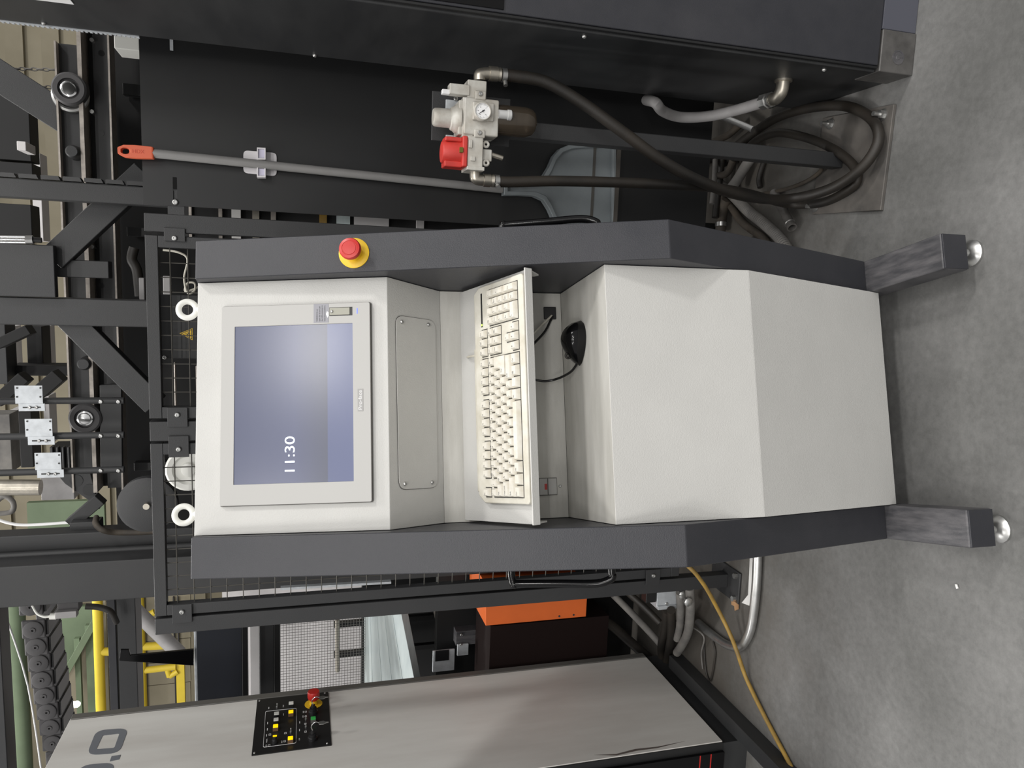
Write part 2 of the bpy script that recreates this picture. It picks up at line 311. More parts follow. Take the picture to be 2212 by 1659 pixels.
S.add([mp(-0.159, 0.322, 0.004), mp(0.161, 0.322, 0.004), mp(0.161, 0.081, 0.004), mp(-0.159, 0.081, 0.004)], [(3, 2, 1, 0), (0, 1, 5-4, 4-4)][:1])
scr = S.build('screen', M_screen, bez, label='lit blue screen')
uvl = scr.data.uv_layers.new(name='UVMap'); Mi = WM[bez]
for poly in scr.data.polygons:
    for li in poly.loop_indices:
        p = Mi @ scr.data.vertices[scr.data.loops[li].vertex_index].co
        q = (p-cw(0, W1[0], W1[1])); uvl.data[li].uv = (((q.dot(CXV))+0.159)/0.32, 1-(q.dot(MPD)-0.081)/0.241)
M_clock = mat('clock_white', (0.85, 0.93, 1.0), 0.5, emit=0.9)
xa, ta = tm(630, 984); Mt = frame(mp(xa, ta, 0.0088), CXV, -MPD, MPN)
text('11:30', 0.029, Mt, M_clock, bez, 'clock_digits', 0.0001, width=0.070)
xa, ta = tm(781, 865)
bd = MB().box(-0.0225, 0.0225, -0.0055, 0.0055, 0, 0.0008, lambda a, b, c: mp(xa+a, ta+b, 0.0108+c)).build('brand_badge', M_ltw, bez)
M_badge = mat('badge_silver', (0.33, 0.325, 0.32), 0.35); bd.data.materials[0] = M_badge
text('Pro-face', 0.0105, frame(mp(xa, ta, 0.0117), CXV, -MPD, MPN), M_whitep, bez, 'brand_lettering', 0.0001, width=0.039)
xa, ta = tm(697, 679)
MB().box(-0.0195, 0.0195, -0.0155, 0.0155, 0, 0.0005, lambda a, b, c: mp(xa+a, ta+b, 0.0108+c)).build('warning_sticker', mat('sticker_grey', (0.28, 0.28, 0.31), 0.35), bez)
for k, st in enumerate(('WARNING: Do not', 'open the lid and use', 'the USB connector in', 'hazardous locations.')):
    text(st, 0.0042, frame(mp(xa-0.017, ta-0.0085+k*0.0052, 0.0114), CXV, -MPD, MPN), M_ink, bez, 'sticker_lettering', 0.0001, 'LEFT', width=(0.026, 0.031, 0.033, 0.033)[k])
MB().prism([mp(xa+a, ta+b, 0.0114) for a, b in ((-0.010, 0.013), (-0.002, 0.0095), (0.004, 0.012), (0.001, 0.015), (-0.006, 0.0152))], MPN*0.0002).build('torn_patch', M_whitep, bez)
xa, ta = tm(739, 675)
MB().box(-0.0088, 0.0088, -0.0235, 0.0235, 0, 0.0012, lambda a, b, c: mp(xa+a, ta+b, 0.0102+c)).build('usb_recess', M_black, bez)
uc = MB().box(-0.0072, 0.0076, -0.0225, 0.0185, 0, 0.0025, lambda a, b, c: mp(xa+a, ta+b, 0.0108+c)).build('usb_cover', mat('usb_cover_olive', (0.36, 0.355, 0.30), 0.45), bez, 0.0006); screw(bez, mp(xa, ta-0.018, 0.0133), MPN, 0.0030)
xa, ta = tm(774, 674)
MB().box(-0.0055, 0.0055, -0.0010, 0.0010, 0, 0.0006, lambda a, b, c: mp(xa+a, ta+b, 0.0109+c)).build('status_light', mat('blue_led', (0.15, 0.2, 0.9), 0.4, emit=0.9), bez)
# emergency stop on the right-hand frame
dfr = (Vector(PK)-Vector(PT)).normalized(); FRN = (CYV*dfr.y-ZV*dfr.x); FRN = FRN if FRN.dot(CYV) < 0 else -FRN
q = conpl(765, 547, PT, PK); eb = cw(*q)
es = MB().lathe(eb, FRN, [(0.031, 0), (0.031, 0.002), (0.0295, 0.0028), (0.017, 0.003), (0.016, 0.012), (0.0145, 0.013)], 32).build('emergency_stop', M_yel, con, label='yellow collar with red mushroom button')
MB().lathe(eb, FRN, [(0.014, 0.010), (0.0145, 0.020), (0.020, 0.0225), (0.0215, 0.027), (0.0215, 0.034), (0.0200, 0.0375), (0.015, 0.0385), (0.0145, 0.0378), (0.0135, 0.0378), (0.013, 0.0388), (0.004, 0.0392)], 32).build('mushroom_button', M_red, es)
# grab handles
for s in (1, -1):
    P = [cw(s*XO, 1.515, 1.04), cw(s*(XO+0.030), 1.515, 1.04), cw(s*(XO+0.040), 1.510, 1.030), cw(s*(XO+0.040), 1.433, 0.866), cw(s*(XO+0.030), 1.428, 0.855), cw(s*XO, 1.428, 0.855)]
    R_ = []
    for i, p in enumerate(P): R_.append(p)
    R_ = [P[0], P[0].lerp(P[1], 0.8)] + rounded([P[1], P[1].lerp(P[2], .5)+CXV*s*0.007+ZV*0.004, P[2]], 0.01, 3)[6:10] + [P[2].lerp(P[3], .1), P[2].lerp(P[3], .5), P[2].lerp(P[3], .9), P[4], P[4].lerp(P[5], 0.3), P[5]]
    h = MB().tube(R_, 0.0082, 12, 5).build('grab_handle', M_gloss, con, label='glossy black U-shaped handle')
    for zz, yy in ((1.04, 1.515), (0.855, 1.428)):
        MB().cyl(cw(s*XO, yy, zz), cw(s*(XO+0.003), yy, zz), 0.011, 16).build('handle_washer', M_black, h)
# lifting eyes
for (px, py) in ((405, 669), (397, 1112)):
    q = onP(px, py, cw(0, 1.70, 0), CYV); xx = q.dot(CXV)-COX
    e = MB(); e.torus(cw(xx, 1.70, q.z), CYV, 0.0175, 0.0062, 32, 12); e.lathe(cw(xx, 1.70, 1.66), ZV, [(0.014, 0), (0.014, 0.004), (0.008, 0.007), (0.007, q.z-1.66-0.017)], 20)
    le = e.build('lifting_eye', M_ltw, con, label='white cast lifting eye')
# keyboard tray
TF, TR = Vector((1.392, 1.019)), Vector((1.620, 1.112)); TD = (TR-TF).normalized(); TN2 = Vector((-TD.y, TD.x))
TYV = CYV*TD.x+ZV*TD.y; TNV = CYV*TN2.x+ZV*TN2.y
def tr(x, s, h): return cw(x, TF.x, TF.y)+TYV*s+TNV*h
tl = (TR-TF).length
tray = MB().box(-0.252, 0.252, 0, tl, -0.003, 0, tr).build('keyboard_tray', M_white, con, 0.001, label='white fold-down keyboard tray')
MB().box(-0.252, 0.252, -0.002, 0.0015, -0.006, 0.0125, tr).build('front_lip', M_white, tray, 0.0012)
for s in (1, -1):
    MB().prism([tr(s*0.2505, 0.002, -0.005), tr(s*0.2505, 0.06, -0.003), tr(s*0.2505, 0.032, -0.040), tr(s*0.2505, 0.022, -0.043)], CXV*(-s*0.003)).build('tray_bracket', M_white, tray)
    MB().cyl(tr(s*0.247, 0.026, -0.018), tr(s*0.236, 0.026, -0.018), 0.006, 12).build('hinge_knob', M_steel, tray)
# ports on the back panel
dbk = (Vector(W4)-Vector(W3)).normalized(); BKN = (CYV*dbk.y-ZV*dbk.x); BKN = BKN if BKN.dot(CYV) < 0 else -BKN; BKD = CYV*dbk.x+ZV*dbk.y
def bk(px, py): return cw(*conpl(px, py, W3, W4))
c = bk(1183, 1051)
sp = MB().box(-0.0195, 0.0195, -0.0215, 0.0215, 0, 0.003, lambda a, b, d: c+CXV*a+BKD*b+BKN*d).build('service_port', M_trim, con, 0.0008)
MB().box(-0.018, 0.018, -0.020, -0.002, 0, 0.006, lambda a, b, d: c+CXV*a+BKD*b+BKN*d).build('port_flap', M_bez, sp, 0.0006)
MB().box(-0.018, 0.018, 0.0, 0.020, 0, 0.0055, lambda a, b, d: c+CXV*a+BKD*b+BKN*d).build('port_flap', M_bez, sp, 0.0006)
MB().box(-0.0065, 0.0065, -0.0085, -0.0028, 0.0055, 0.0066, lambda a, b, d: c+CXV*a+BKD*b+BKN*d).build('red_mark', M_red, sp)
screw(con, bk(1210, 1050), BKN, 0.0035)
cg = bk(1187, 677); MB().box(-0.0145, 0.0145, -0.0145, 0.0145, 0, 0.006, lambda a, b, d: cg+CXV*a+BKD*b+BKN*d).build('cable_inlet', M_black, con, 0.0015)
# ------------------------------------------------------------------ keyboard (its own thing, lying on the tray)
KO = tr(0.0145, 0.0025, 0.0)
kb = thing('computer_keyboard', 'beige full-size computer keyboard with worn keys lying on the tray', 'keyboard', KO, CA)
KM = Matrix.Translation(KO) @ Matrix((CXV, TYV, TNV)).transposed().to_4x4()
kb.matrix_basis = KM; WM[kb] = KM
def k3(x, y, z): return KM @ Vector((x, y, z))
KW, KD = 0.2275, 0.168
cs = [(-KW, 0.004, 0), (-KW+0.006, 0, 0)] + [(KW-0.006, 0, 0), (KW, 0.004, 0), (KW, KD-0.018, 0), (KW-0.012, KD, 0), (-KW+0.016, KD, 0), (-KW, KD-0.022, 0)]
MB().prism([k3(x, y, 0.0005) for x, y, z in cs], TNV*0.0155).build('case', M_kbd, kb, 0.003)
MB().box(-0.205, 0.10, KD-0.006, KD+0.010, 0.0005, 0.012, k3).build('rear_case', M_kbd, kb, 0.003)
U1 = 0.01905; X0 = -11.25*U1; Y0 = 0.016
def well(x0, x1, y0, y1): MB().box(X0+x0*U1-0.001, X0+x1*U1+0.001, Y0+y0*U1-0.001, Y0+y1*U1+0.001, 0.0155, 0.0164, k3).build('key_well', M_well, kb)
well(0, 15, 0, 5); well(15.25, 18.25, 0, 1); well(16.25, 17.25, 1, 2); well(15.25, 18.25, 3, 5); well(18.5, 22.5, 0, 5)
well(0, 1, 5.5, 6.5); well(2, 6, 5.5, 6.5); well(6.5, 10.5, 5.5, 6.5); well(11, 15, 5.5, 6.5); well(15.25, 18.25, 5.5, 6.5)
KC = {}
def cap(wd, hd):
    if (wd, hd) not in KC:
        a = wd*U1/2-0.0008; b = hd*U1/2-0.0007; m_ = MB(); h = 0.0090
        V = [(-a, -b, 0), (a, -b, 0), (a, b, 0), (-a, b, 0), (-a+.0022, -b+.0036, h*.88), (a-.0022, -b+.0036, h*.88), (a-.0022, b-.0014, h*.88), (-a+.0022, b-.0014, h*.88),
             (-a+.0031, -b+.0047, h), (a-.0031, -b+.0047, h), (a-.0031, b-.0024, h), (-a+.0031, b-.0024, h)]
        F = [(3, 2, 1, 0), (8, 9, 10, 11)]+[(r*4+i, r*4+(i+1) % 4, r*4+4+(i+1) % 4, r*4+4+i) for r in (0, 1) for i in range(4)]
        KC[(wd, hd)] = m_.add(V, F).mesh('key', M_key)
    return KC[(wd, hd)]
def key(x, y, wd, hd, st, sz=0.0060, al='L'):
    cx_, cy_ = X0+(x+wd/2)*U1, Y0+(y+hd/2)*U1
    o = link(cap(wd, hd), 'key', kb, KM @ Matrix.Translation((cx_, cy_, 0.0163)))
    if st:
        off = 0.0045 if hd == 1 else 0.010
        text(st, sz, KM @ Matrix.Translation((cx_-(wd*U1/2-0.0045), cy_+0.0025 if '\n' not in st else cy_+0.0032, 0.02545)), M_ink, o, 'legend', 0.00006, 'LEFT')
    return o
def row(y, x, items):
    for it in items:
        st, wd = (it, 1) if isinstance(it, str) else it
        key(x, y, wd, 1, st, 0.0062 if len(st.split('\n')[0]) < 3 else 0.0044); x += wd
row(4, 0, ['~\n`', '!\n1', '@\n2', '#\n3', '$\n4', '%\n5', '^\n6', '&\n7', '*\n8', '(\n9', ')\n0', '_\n-', '+\n=', '|\n\\', '\u2190'])
row(3, 0, [('Tab', 1.5)]+list('QWERTYUIOP')+['{\n[', '}\n]'])
row(2, 0, [('Caps Lock', 1.75)]+list('ASDFGHJKL')+[':\n;', '"\n\''])
row(1, 0, [('Shift', 2.25)]+list('ZXCVBNM')+['<\n,', '>\n.', '?\n/', ('Shift', 2.75)])
row(0, 0, [('Ctrl', 1.25), ('', 1.25), ('Alt', 1.25), ('', 6.25), ('Alt', 1.25), ('', 1.25), ('\u25a4', 1.25), ('Ctrl', 1.25)])
# L shaped enter
e = MB(); Q = [(12.75, 2), (15, 2), (15, 4), (13.5, 4), (13.5, 3), (12.75, 3)]
def kp(px, py, ins, z): return k3(X0+px*U1+ins[0], Y0+py*U1+ins[1], 0.0163+z)
sg = [(1, 1), (-1, 1), (-1, -1), (1, -1), (1, -1), (1, -1)]; V = []
for ins, z in ((0.0006, 0), (0.0018, 0.0077), (0.003, 0.009)): V += [kp(px, py, (a*ins, b*ins*(1.4 if b > 0 and z else 1)), z) for (px, py), (a, b) in zip(Q, sg)]
F = [(5, 4, 3, 2, 1, 0), (12, 13, 14, 15, 16, 17)]+[(r*6+i, r*6+(i+1) % 6, r*6+6+(i+1) % 6, r*6+6+i) for r in (0, 1) for i in range(6)]
ek = MB().add(V, F).build('key', M_key, kb); text('Enter', 0.0036, KM @ Matrix.Translation((X0+13.1*U1, Y0+2.62*U1, 0.02545)), M_ink, ek, 'legend', 0.00006, 'LEFT')
for i, st in enumerate(('Esc',)): key(0, 5.5, 1, 1, st, 0.0036)
for k in range(12): key((2, 6.5, 11)[k//4]+k % 4, 5.5, 1, 1, 'F%d' % (k+1), 0.0040)
for k, st in enumerate(('Print\nScrn', 'Scroll\nLock', 'Pause')): key(15.25+k, 5.5, 1, 1, st, 0.0030)
for k, st in enumerate(('Insert', 'Home', 'Page\nUp')): key(15.25+k, 4, 1, 1, st, 0.0030)
for k, st in enumerate(('Delete', 'End', 'Page\nDown')): key(15.25+k, 3, 1, 1, st, 0.0030)
for k, st in enumerate(('\u2190', '\u2193', '\u2192')): key(15.25+k, 0, 1, 1, st)
key(16.25, 1, 1, 1, '\u2191')
for k, st in enumerate(('Num\nLock', '/', '*', '-')): key(18.5+k, 4, 1, 1, st, 0.0030 if k == 0 else 0.0052)
for k, st in enumerate(('7\nHome', '8\n\u2191', '9\nPgUp')): key(18.5+k, 3, 1, 1, st, 0.0036)
for k, st in enumerate(('4\n\u2190', '5', '6\n\u2192')): key(18.5+k, 2, 1, 1, st, 0.0036)
for k, st in enumerate(('1\nEnd', '2\n\u2193', '3\nPgDn')): key(18.5+k, 1, 1, 1, st, 0.0036)
key(18.5, 0, 2, 1, '0\nIns', 0.0036); key(20.5, 0, 1, 1, '.\nDel', 0.0036); key(21.5, 2, 1, 2, '+'); key(21.5, 0, 1, 2, 'Enter', 0.0034)
ls = MB().box(X0+18.6*U1, X0+22.4*U1, Y0+6.35*U1, Y0+6.6*U1, 0.0155, 0.0164, k3).build('light_strip', M_black, kb)
MB().box(X0+18.75*U1, X0+18.95*U1, Y0+6.38*U1, Y0+6.56*U1, 0.0164, 0.0168, k3).build('num_lock_light', mat('green_led', (0.5, 0.9, 0.1), 0.4, emit=1.0), ls)
kc = [k3(0.085, KD+0.006, 0.006), k3(0.085, KD+0.02, 0.012), k3(0.087, KD+0.045, 0.004), k3(0.09, KD+0.05, -0.02), cw(0.10, 1.612, 1.02), cw(0.142, 1.602, 0.966), cw(0.180, 1.606, 0.925), cg+BKN*0.006-CXV*0.006+BKD*0.004]
MB().tube(kc, 0.0024, 8, 6).build('keyboard_cable', M_kbd, kb, label='thin beige cable')
# ------------------------------------------------------------------ mouse
MO = cw(0.122, 1.500, 0.8733)
mo = thing('computer_mouse', 'glossy black computer mouse lying on the white shelf', 'mouse', MO)
md = (-CXV*0.985 + CYV*0.17).normalized(); ms = ZV.cross(md).normalized()
V = []; NA, NB = 18, 20
for i in range(NA):
    t = i/(NA-1); a = math.sin(math.pi*min(max(t, 0.0), 1.0))**0.5 if 0 < t < 1 else 0.0
    wd = 0.037*a*(1.08-0.42*t); hg = 0.050*(math.sin(math.pi*t)**0.6 if 0 < t < 1 else 0)*(1.02-0.42*t)
    c = MO+md*(-0.048+0.098*t)
    for j in range(NB):
        th = math.pi*j/(NB-1); x = math.cos(th); z = math.sin(th)
        V.append(c+ms*(wd*abs(x)**0.8*(1 if x >= 0 else -1)*(1.0+0.08*z))+ZV*(hg*z**0.55+0.001))
F = [(i*NB+j, i*NB+j+1, (i+1)*NB+j+1, (i+1)*NB+j) for i in range(NA-1) for j in range(NB-1)]+[((i+1)*NB, i*NB, i*NB+NB-1, (i+1)*NB+NB-1) for i in range(NA-1)]
body = MB().add(V, F).build('mouse_body', M_gloss, mo)
MB().torus(MO+md*0.028+ZV*0.028, ms, 0.0055, 0.0028, 18, 8).build('scroll_wheel', M_rub, mo)
for k in (0, 1): MB().lathe(MO+ms*(-0.0245)+md*(0.006+0.013*k)+ZV*0.020, -ms, [(0.0055, 0), (0.005, 0.003), (0.003, 0.0045)], 12).build('side_button', M_black, mo)
MB().tube([MO+md*0.043+ZV*0.006, MO+md*0.060+CYV*0.028+ZV*0.012, cw(0.052, 1.585, 0.905), cw(0.050, 1.592, 0.940), cw(0.066, 1.592, 0.985), cw(0.095, 1.590, 0.995), cw(0.130, 1.590, 0.955), cw(0.162, 1.598, 0.922), cw(0.188, 1.606, 0.905), cg+BKN*0.006-CXV*0.008+BKD*0.006], 0.0028, 8, 6).build('mouse_cable', M_black, mo, label='black cable')
# ================================================================== MACHINE GUARD FENCE
FY = 2.21
G_POST = 'flat black guard posts'
def clip_bracket(parent, xa, xb, z, sx, y=FY):
    c = MB().box(xa, xb, y-0.007, y-0.003, z-0.026, z+0.026).build('clip', M_mach, parent, 0.001)
    return screw(c, (sx, y-0.007, z), (0, -1, 0), 0.0075)
def fence_post(x0, x1, label, plate=False):
    t = thing('guard_post', label, 'post', ((x0+x1)/2, FY+0.02, 0), group=None)
    MB().box(x0, x1, FY, FY+0.04, 0.008, 1.853).build('post_tube', M_mach, t, 0.002)
    bp = MB().box(x0-0.035, x1+0.03, FY-0.07, FY+0.11, 0, 0.008).build('base_plate', M_mach, t, 0.003)
    for dx, dy in ((-0.02, -0.05), (0.015, -0.05), (-0.02, 0.09), (0.015, 0.09)):
        MB().cyl(((x0 if dx < 0 else x1)+dx, FY+dy, 0.008), ((x0 if dx < 0 else x1)+dx, FY+dy, 0.02), 0.010, 6).build('anchor_bolt', M_steel, bp)
    return t
p1 = fence_post(0.098, 0.146, 'black guard post beside the solid sheet panel'); clip_bracket(p1, 0.075, 0.110, onY(378, 521, FY).z, 0.083)
MB().box(0.135, 0.185, FY+0.001, FY+0.005, onY(398, 450, FY).z, onY(362, 450, FY).z).build('sheet_clip', M_mach, p1)
p2 = fence_post(-0.470, -0.415, 'black guard post between the two mesh panels behind the console')
clip_bracket(p2, -0.43, -0.375, onY(384, 896, FY).z, -0.395); clip_bracket(p2, -0.515, -0.455, onY(387, 972, FY).z, -0.492)
p3 = fence_post(-1.033, -0.986, 'black guard post with clip brackets nearest the white cabinet')
clip_bracket(p3, -1.000, -0.945, onY(394, 1319, FY).z, -0.966); clip_bracket(p3, -1.000, -0.945, onY(1410, 1232, FY).z, -0.966)
def mesh_panel(x0, x1, label):
    t = thing('mesh_guard_panel', label, 'fence panel', ((x0+x1)/2, FY+0.015, 0.2))
    a, b_, z0, z1, fw = x0, x1, 0.20, 1.853, 0.032
    MB().box(a, b_, FY+0.002, FY+0.030, z1-fw, z1).build('frame_rail', M_mach, t, 0.002); MB().box(a, b_, FY+0.002, FY+0.030, z0, z0+fw).build('frame_rail', M_mach, t, 0.002)
    MB().box(a, a+fw, FY+0.002, FY+0.030, z0+fw, z1-fw).build('frame_stile', M_mach, t, 0.002); MB().box(b_-fw, b_, FY+0.002, FY+0.030, z0+fw, z1-fw).build('frame_stile', M_mach, t, 0.002)
    vw = MB().cyl((0, 0, z0+fw-.005), (0, 0, z1-fw+.005), 0.0016, 6).mesh('wire', M_wire); hw = MB().cyl((a+fw-.005, 0, 0), (b_-fw+.005, 0, 0), 0.0016, 6).mesh('wire', M_wire)
    n = int((b_-a-2*fw)/0.0405)
    for k in range(1, n+1): link(vw, 'wire', t, Matrix.Translation((a+fw+(b_-a-2*fw)*k/(n+1), FY+0.0175, 0)))
    z = z1-fw-0.027
    while z > z0+fw+0.01: link(hw, 'wire', t, Matrix.Translation((0, FY+0.0145, z))); z -= 0.0445
    return t
M_wire = mat('fence_wire', (0.10, 0.095, 0.085), 0.4, 0.5)
mesh_panel(-0.407, 0.089, 'black wire mesh guard panel in front of the hazard triangle plate')
mesh_panel(-0.979, -0.477, 'black wire mesh guard panel in front of the white spool')
# solid sheet panel on the right
sh = thing('sheet_guard_panel', 'tall black sheet metal guard panel holding the dustpan clip', 'guard panel', (0.5, FY, 0.2))
SL = 0.168
zt = 1.853; sl0 = onY(378, 383, FY); sl1 = onY(378, 438, FY)
X_a, X_b = sl1.x-0.001, sl0.x; za, zb = onY(383, 410, FY).z, onY(374, 410, FY).z
MB().ringprism([(SL, FY-0.003, 0.198), (1.5, FY-0.003, 0.198), (1.5, FY-0.003, zt), (SL, FY-0.003, zt)], [(X_a, FY-0.003, za), (X_b, FY-0.003, za), (X_b, FY-0.003, zb), (X_a, FY-0.003, zb)], (0, 0.004, 0)).build('sheet', M_sheet, sh)
MB().box(SL+0.01, SL+0.04, FY+0.0015, FY+0.03, 0.2, zt-0.01).build('edge_stiffener', M_mach, sh)
screw(sh, (onY(377, 437, FY).x, FY-0.003, (za+zb)/2), (0, -1, 0), 0.0085)
q = onY(371, 96, FY); MB().box(q.x-0.016, q.x+0.022, FY-0.005, FY-0.003, q.z-0.004, q.z+0.004).build('bright_slot', M_galv, sh)
# ------------------------------------------------------------------ lobby dustpan with pole and clip
DY = FY-0.03
dp = thing('lobby_dustpan', 'long-handled grey dustpan with orange grip hung on the black sheet', 'dustpan', onY(1325, 400, DY))
g0, g1, g2 = onY(252, 326, DY-0.01), onY(330, 331, DY-0.01), onY(1085, 409, DY+0.005)
MB().cyl(g1, g2, 0.0115, 20).build('pole', M_pole, dp)
ax = (g1-g0).normalized(); sd = ax.cross(Vector((0, 1, 0))).normalized(); n_ = Vector((0, -1, 0))
L_ = (g1-g0).length
oo = [(-.008, 0.004), (-.015, 0.018), (-.0165, 0.045), (-.0155, 0.07), (-.0145, L_+.004), (.0145, L_+.004), (.0155, 0.07), (.0165, 0.045), (.015, 0.018), (.008, 0.004)]
ii = [(-.004, 0.012), (-.007, 0.017), (-.0075, 0.022), (-.006, 0.028), (-.003, 0.031), (.003, 0.031), (.006, 0.028), (.0075, 0.022), (.007, 0.017), (.004, 0.012)]
pt = lambda u, v: g0+sd*u+ax*v+Vector((0, 0.010, 0))
grip = MB().ringprism([pt(*p) for p in oo], [pt(*p) for p in ii], n_*0.022).build('grip', M_grip, dp, 0.004, label='orange hanging grip')
gm = g0.lerp(g1, 0.62)
text('HDX', 0.013, frame(gm+n_*0.0125, -ax, sd if sd.x < 0 else -sd, n_) if False else frame(gm+n_*0.0123-sd*0.0, ax, n_.cross(ax), n_), mat('grip_relief', (0.62, 0.08, 0.03), 0.5), grip, 'embossed_letters', 0.0004)
# pan outline in photo points, mirrored round the pole axis
ol = [(1085, 14), (1120, 14.5), (1150, 17), (1170, 26), (1182, 45), (1192, 68), (1206, 84), (1226, 92), (1260, 94), (1326, 95)]
axis_y = lambda x: 409+(x-1085)*0.004-6*(x-1085)/240
O = [onY(x, axis_y(x)-h, DY+0.012) for x, h in ol]+[onY(x, axis_y(x)+h, DY+0.012) for x, h in reversed(ol)]
I = [onY(x+(9 if i == 0 else (6 if x < 1320 else -8)), axis_y(x)-max(h-9, 3), DY+0.012) for i, (x, h) in enumerate(ol)]; I += [onY(x+(9 if i == 0 else (6 if x < 1320 else -8)), axis_y(x)+max(h-9, 3), DY+0.012) for i, (x, h) in reversed(list(enumerate(ol)))]
pan = MB().prism(O, (0, 0.012, 0)).build('pan', M_pan, dp, 0.001)
MB().ringprism(O, I, (0, -0.020, 0)).build('pan_rim', M_pan, pan, 0.003)
a, b_ = onY(1286, 310, DY+0.010), onY(1286, 492, DY+0.010); MB().box(b_.x, a.x, DY+0.009, DY+0.0125, a.z-0.004, a.z+0.004).build('pan_ridge', M_bezd, pan)
a, b_ = onY(1319, 307, DY), onY(1327, 495, DY); MB().box(b_.x, a.x, DY-0.012, DY+0.02, b_.z-0.003, b_.z+0.009).build('pan_lip', mat('lip_rubber', (0.09, 0.08, 0.07), 0.6), pan)
cl = thing('broom_clip', 'white plastic broom clip gripping the grey pole', 'clip', onY(600, 350, FY-0.003))
def yb(px0, px1, py0, py1, y0, y1, B=None):
    a = onY(px0, py0, y0); b = onY(px1, py1, y0); B = B or MB(); return B.box(b.x, a.x, y0, y1, min(a.z, b.z), max(a.z, b.z))
q = [onY(x, y, FY-0.003) for x, y in ((526, 325), (598, 331), (598, 381), (526, 374))]
MB().prism(rounded(q, 0.012), (0, -0.006, 0)).build('clip_base', M_clip, cl, 0.001)
for (ya, yb2) in ((318, 345), (355, 383)):
    a = [onY(x, y, DY-0.012) for x, y in ((555, ya), (574, ya+1), (574, yb2), (555, yb2))]
    c_ = sum(a, Vector())/4; MB().ringprism(a, [p.lerp(c_, 0.28) for p in a], (0, 0.032, 0)).build('clip_arm', M_clip, cl, 0.001)
    MB().prism([p.lerp(c_, 0.26)+Vector((0, 0.006, 0)) for p in a], (0, 0.02, 0)).build('grip_pad', mat('clip_pad', (0.62, 0.60, 0.74), 0.4), cl)
# ================================================================== AIR PREPARATION UNIT ON A STAND
st = thing('regulator_stand', 'black square post on a bolted dirty floor plate', 'stand', (0.365, 1.80, 0))
bpq = [Vector((0.232, 1.93, 0)), Vector((0.222, 1.655, 0)), Vector((0.485, 1.646, 0)), Vector((0.503, 1.918, 0))]
bpl = MB().prism(bpq, ZV*0.010).build('base_plate', M_oldplate, st, 0.002)
for (px, py) in ((1908, 248), (1762, 447), (1795, 268)):
    q = onZ(px, py, 0.01); ab = MB(); ab.cyl(q, q+ZV*0.003, 0.015, 18); ab.cyl(q+ZV*0.003, q+ZV*0.014, 0.011, 6); ab.cyl(q+ZV*0.014, q+ZV*0.032, 0.006, 10); ab.build('anchor_bolt', M_steel, bpl)
PX, PY = 0.370, 1.835
MB().box(PX-0.020, PX+0.020, PY-0.020, PY+0.020, 0.010, 1.10).build('post', M_mach, st, 0.003)
MY = 1.795
a = onY(934, 195, MY); b_ = onY(1100, 318, MY)
MB().box(b_.x, a.x, MY, MY+0.005, b_.z, a.z).build('mounting_plate', M_mach, st, 0.002)
for s_ in (-1, 1): MB().box(PX+s_*0.020-0.003, PX+s_*0.020+0.003, PY-0.035, PY, b_.z+0.01, b_.z+0.05).build('gusset', M_mach, st)
ar = thing('air_preparation_unit', 'white air regulator and filter unit with gauge and red lockout knob', 'regulator', onY(1060, 280, 1.75))
AY = 1.70
def pb(name, m, x0, x1, y0, y1, d0, d1, bv=0.002, par=None, ref=AY):
    a = onY(x0, (y0+y1)/2, ref); b = onY(x1, (y0+y1)/2, ref); c = onY((x0+x1)/2, y0, ref); d = onY((x0+x1)/2, y1, ref)
    return MB().box(d.x, c.x, ref+d0, ref+d1, b.z, a.z).build(name, m, par or ar, bv)
def vl(name, m, x0, x1, yc, prof, n=24, par=None, dy=0.03, ref=AY):
    """vertical lathe, prof = [(radius px, photo x)]"""
    k = 1.0/((onY(1000, yc-50, ref)-onY(1000, yc+50, ref)).x/100)
    base = onY(x1, yc, ref); base.y = ref+dy; c = base.x
    return MB().lathe(Vector((c, ref+dy, 0)), ZV, [(r/k, onY(x, yc, ref).z) for r, x in prof], n).build(name, m, par or ar)
pb('regulator_body', M_alu, 1002, 1078, 212, 293, 0.0, 0.062, 0.004)
pb('body_band', M_alu, 1000, 1024, 209, 296, 0.004, 0.058, 0.002)
pb('body_flange', M_alu, 992, 1004, 214, 290, 0.006, 0.056, 0.003)
kn = vl('pressure_knob', M_alu, 940, 995, 252, [(32, 998), (31, 988), (27, 984), (25, 979), (21, 977), (21, 952), (20, 943), (17, 940)], 20)
pb('gauge_block', M_alu, 1020, 1066, 222, 262, -0.008, 0.004, 0.003)
gc = onY(1044, 239, AY-0.03); gc.y = AY-0.008
ga = MB().lathe(gc, (0, -1, 0), [(0.0185, 0), (0.0195, 0.004), (0.0195, 0.018), (0.0185, 0.0195), (0.0170, 0.0195), (0.0168, 0.0165)], 32).build('pressure_gauge', M_alu, ar, label='round white pressure gauge')
gf = gc+Vector((0, -0.0168, 0)); MB().cyl(gf, gf+Vector((0, -0.0006, 0)), 0.0168, 32).build('gauge_face', M_whitep, ga)
tk = MB()
for k in range(25):
    an = math.radians(225-270*k/24); r1 = 0.0155; r0 = 0.0135 if k % 3 else 0.0120; u = Vector((math.cos(an), 0, math.sin(an))); v = Vector((-u.z, 0, u.x))*0.00025
    p = gf+Vector((0, -0.0006, 0)); tk.prism([p+u*r0-v, p+u*r1-v, p+u*r1+v, p+u*r0+v], (0, -0.0002, 0))
tk.build('gauge_ticks', M_ink, ga)
for an, st_ in ((225, '0'), (146, '2'), (90, '4'), (34, '6'), (-45, '1')):
    u = Vector((math.cos(math.radians(an)), 0, math.sin(math.radians(an)))); text(st_, 0.0042, frame(gf+u*0.0098+Vector((0, -0.0008, 0)), (1, 0, 0), (0, 0, 1), (0, -1, 0)), M_ink, ga, 'gauge_numeral', 0.00005)
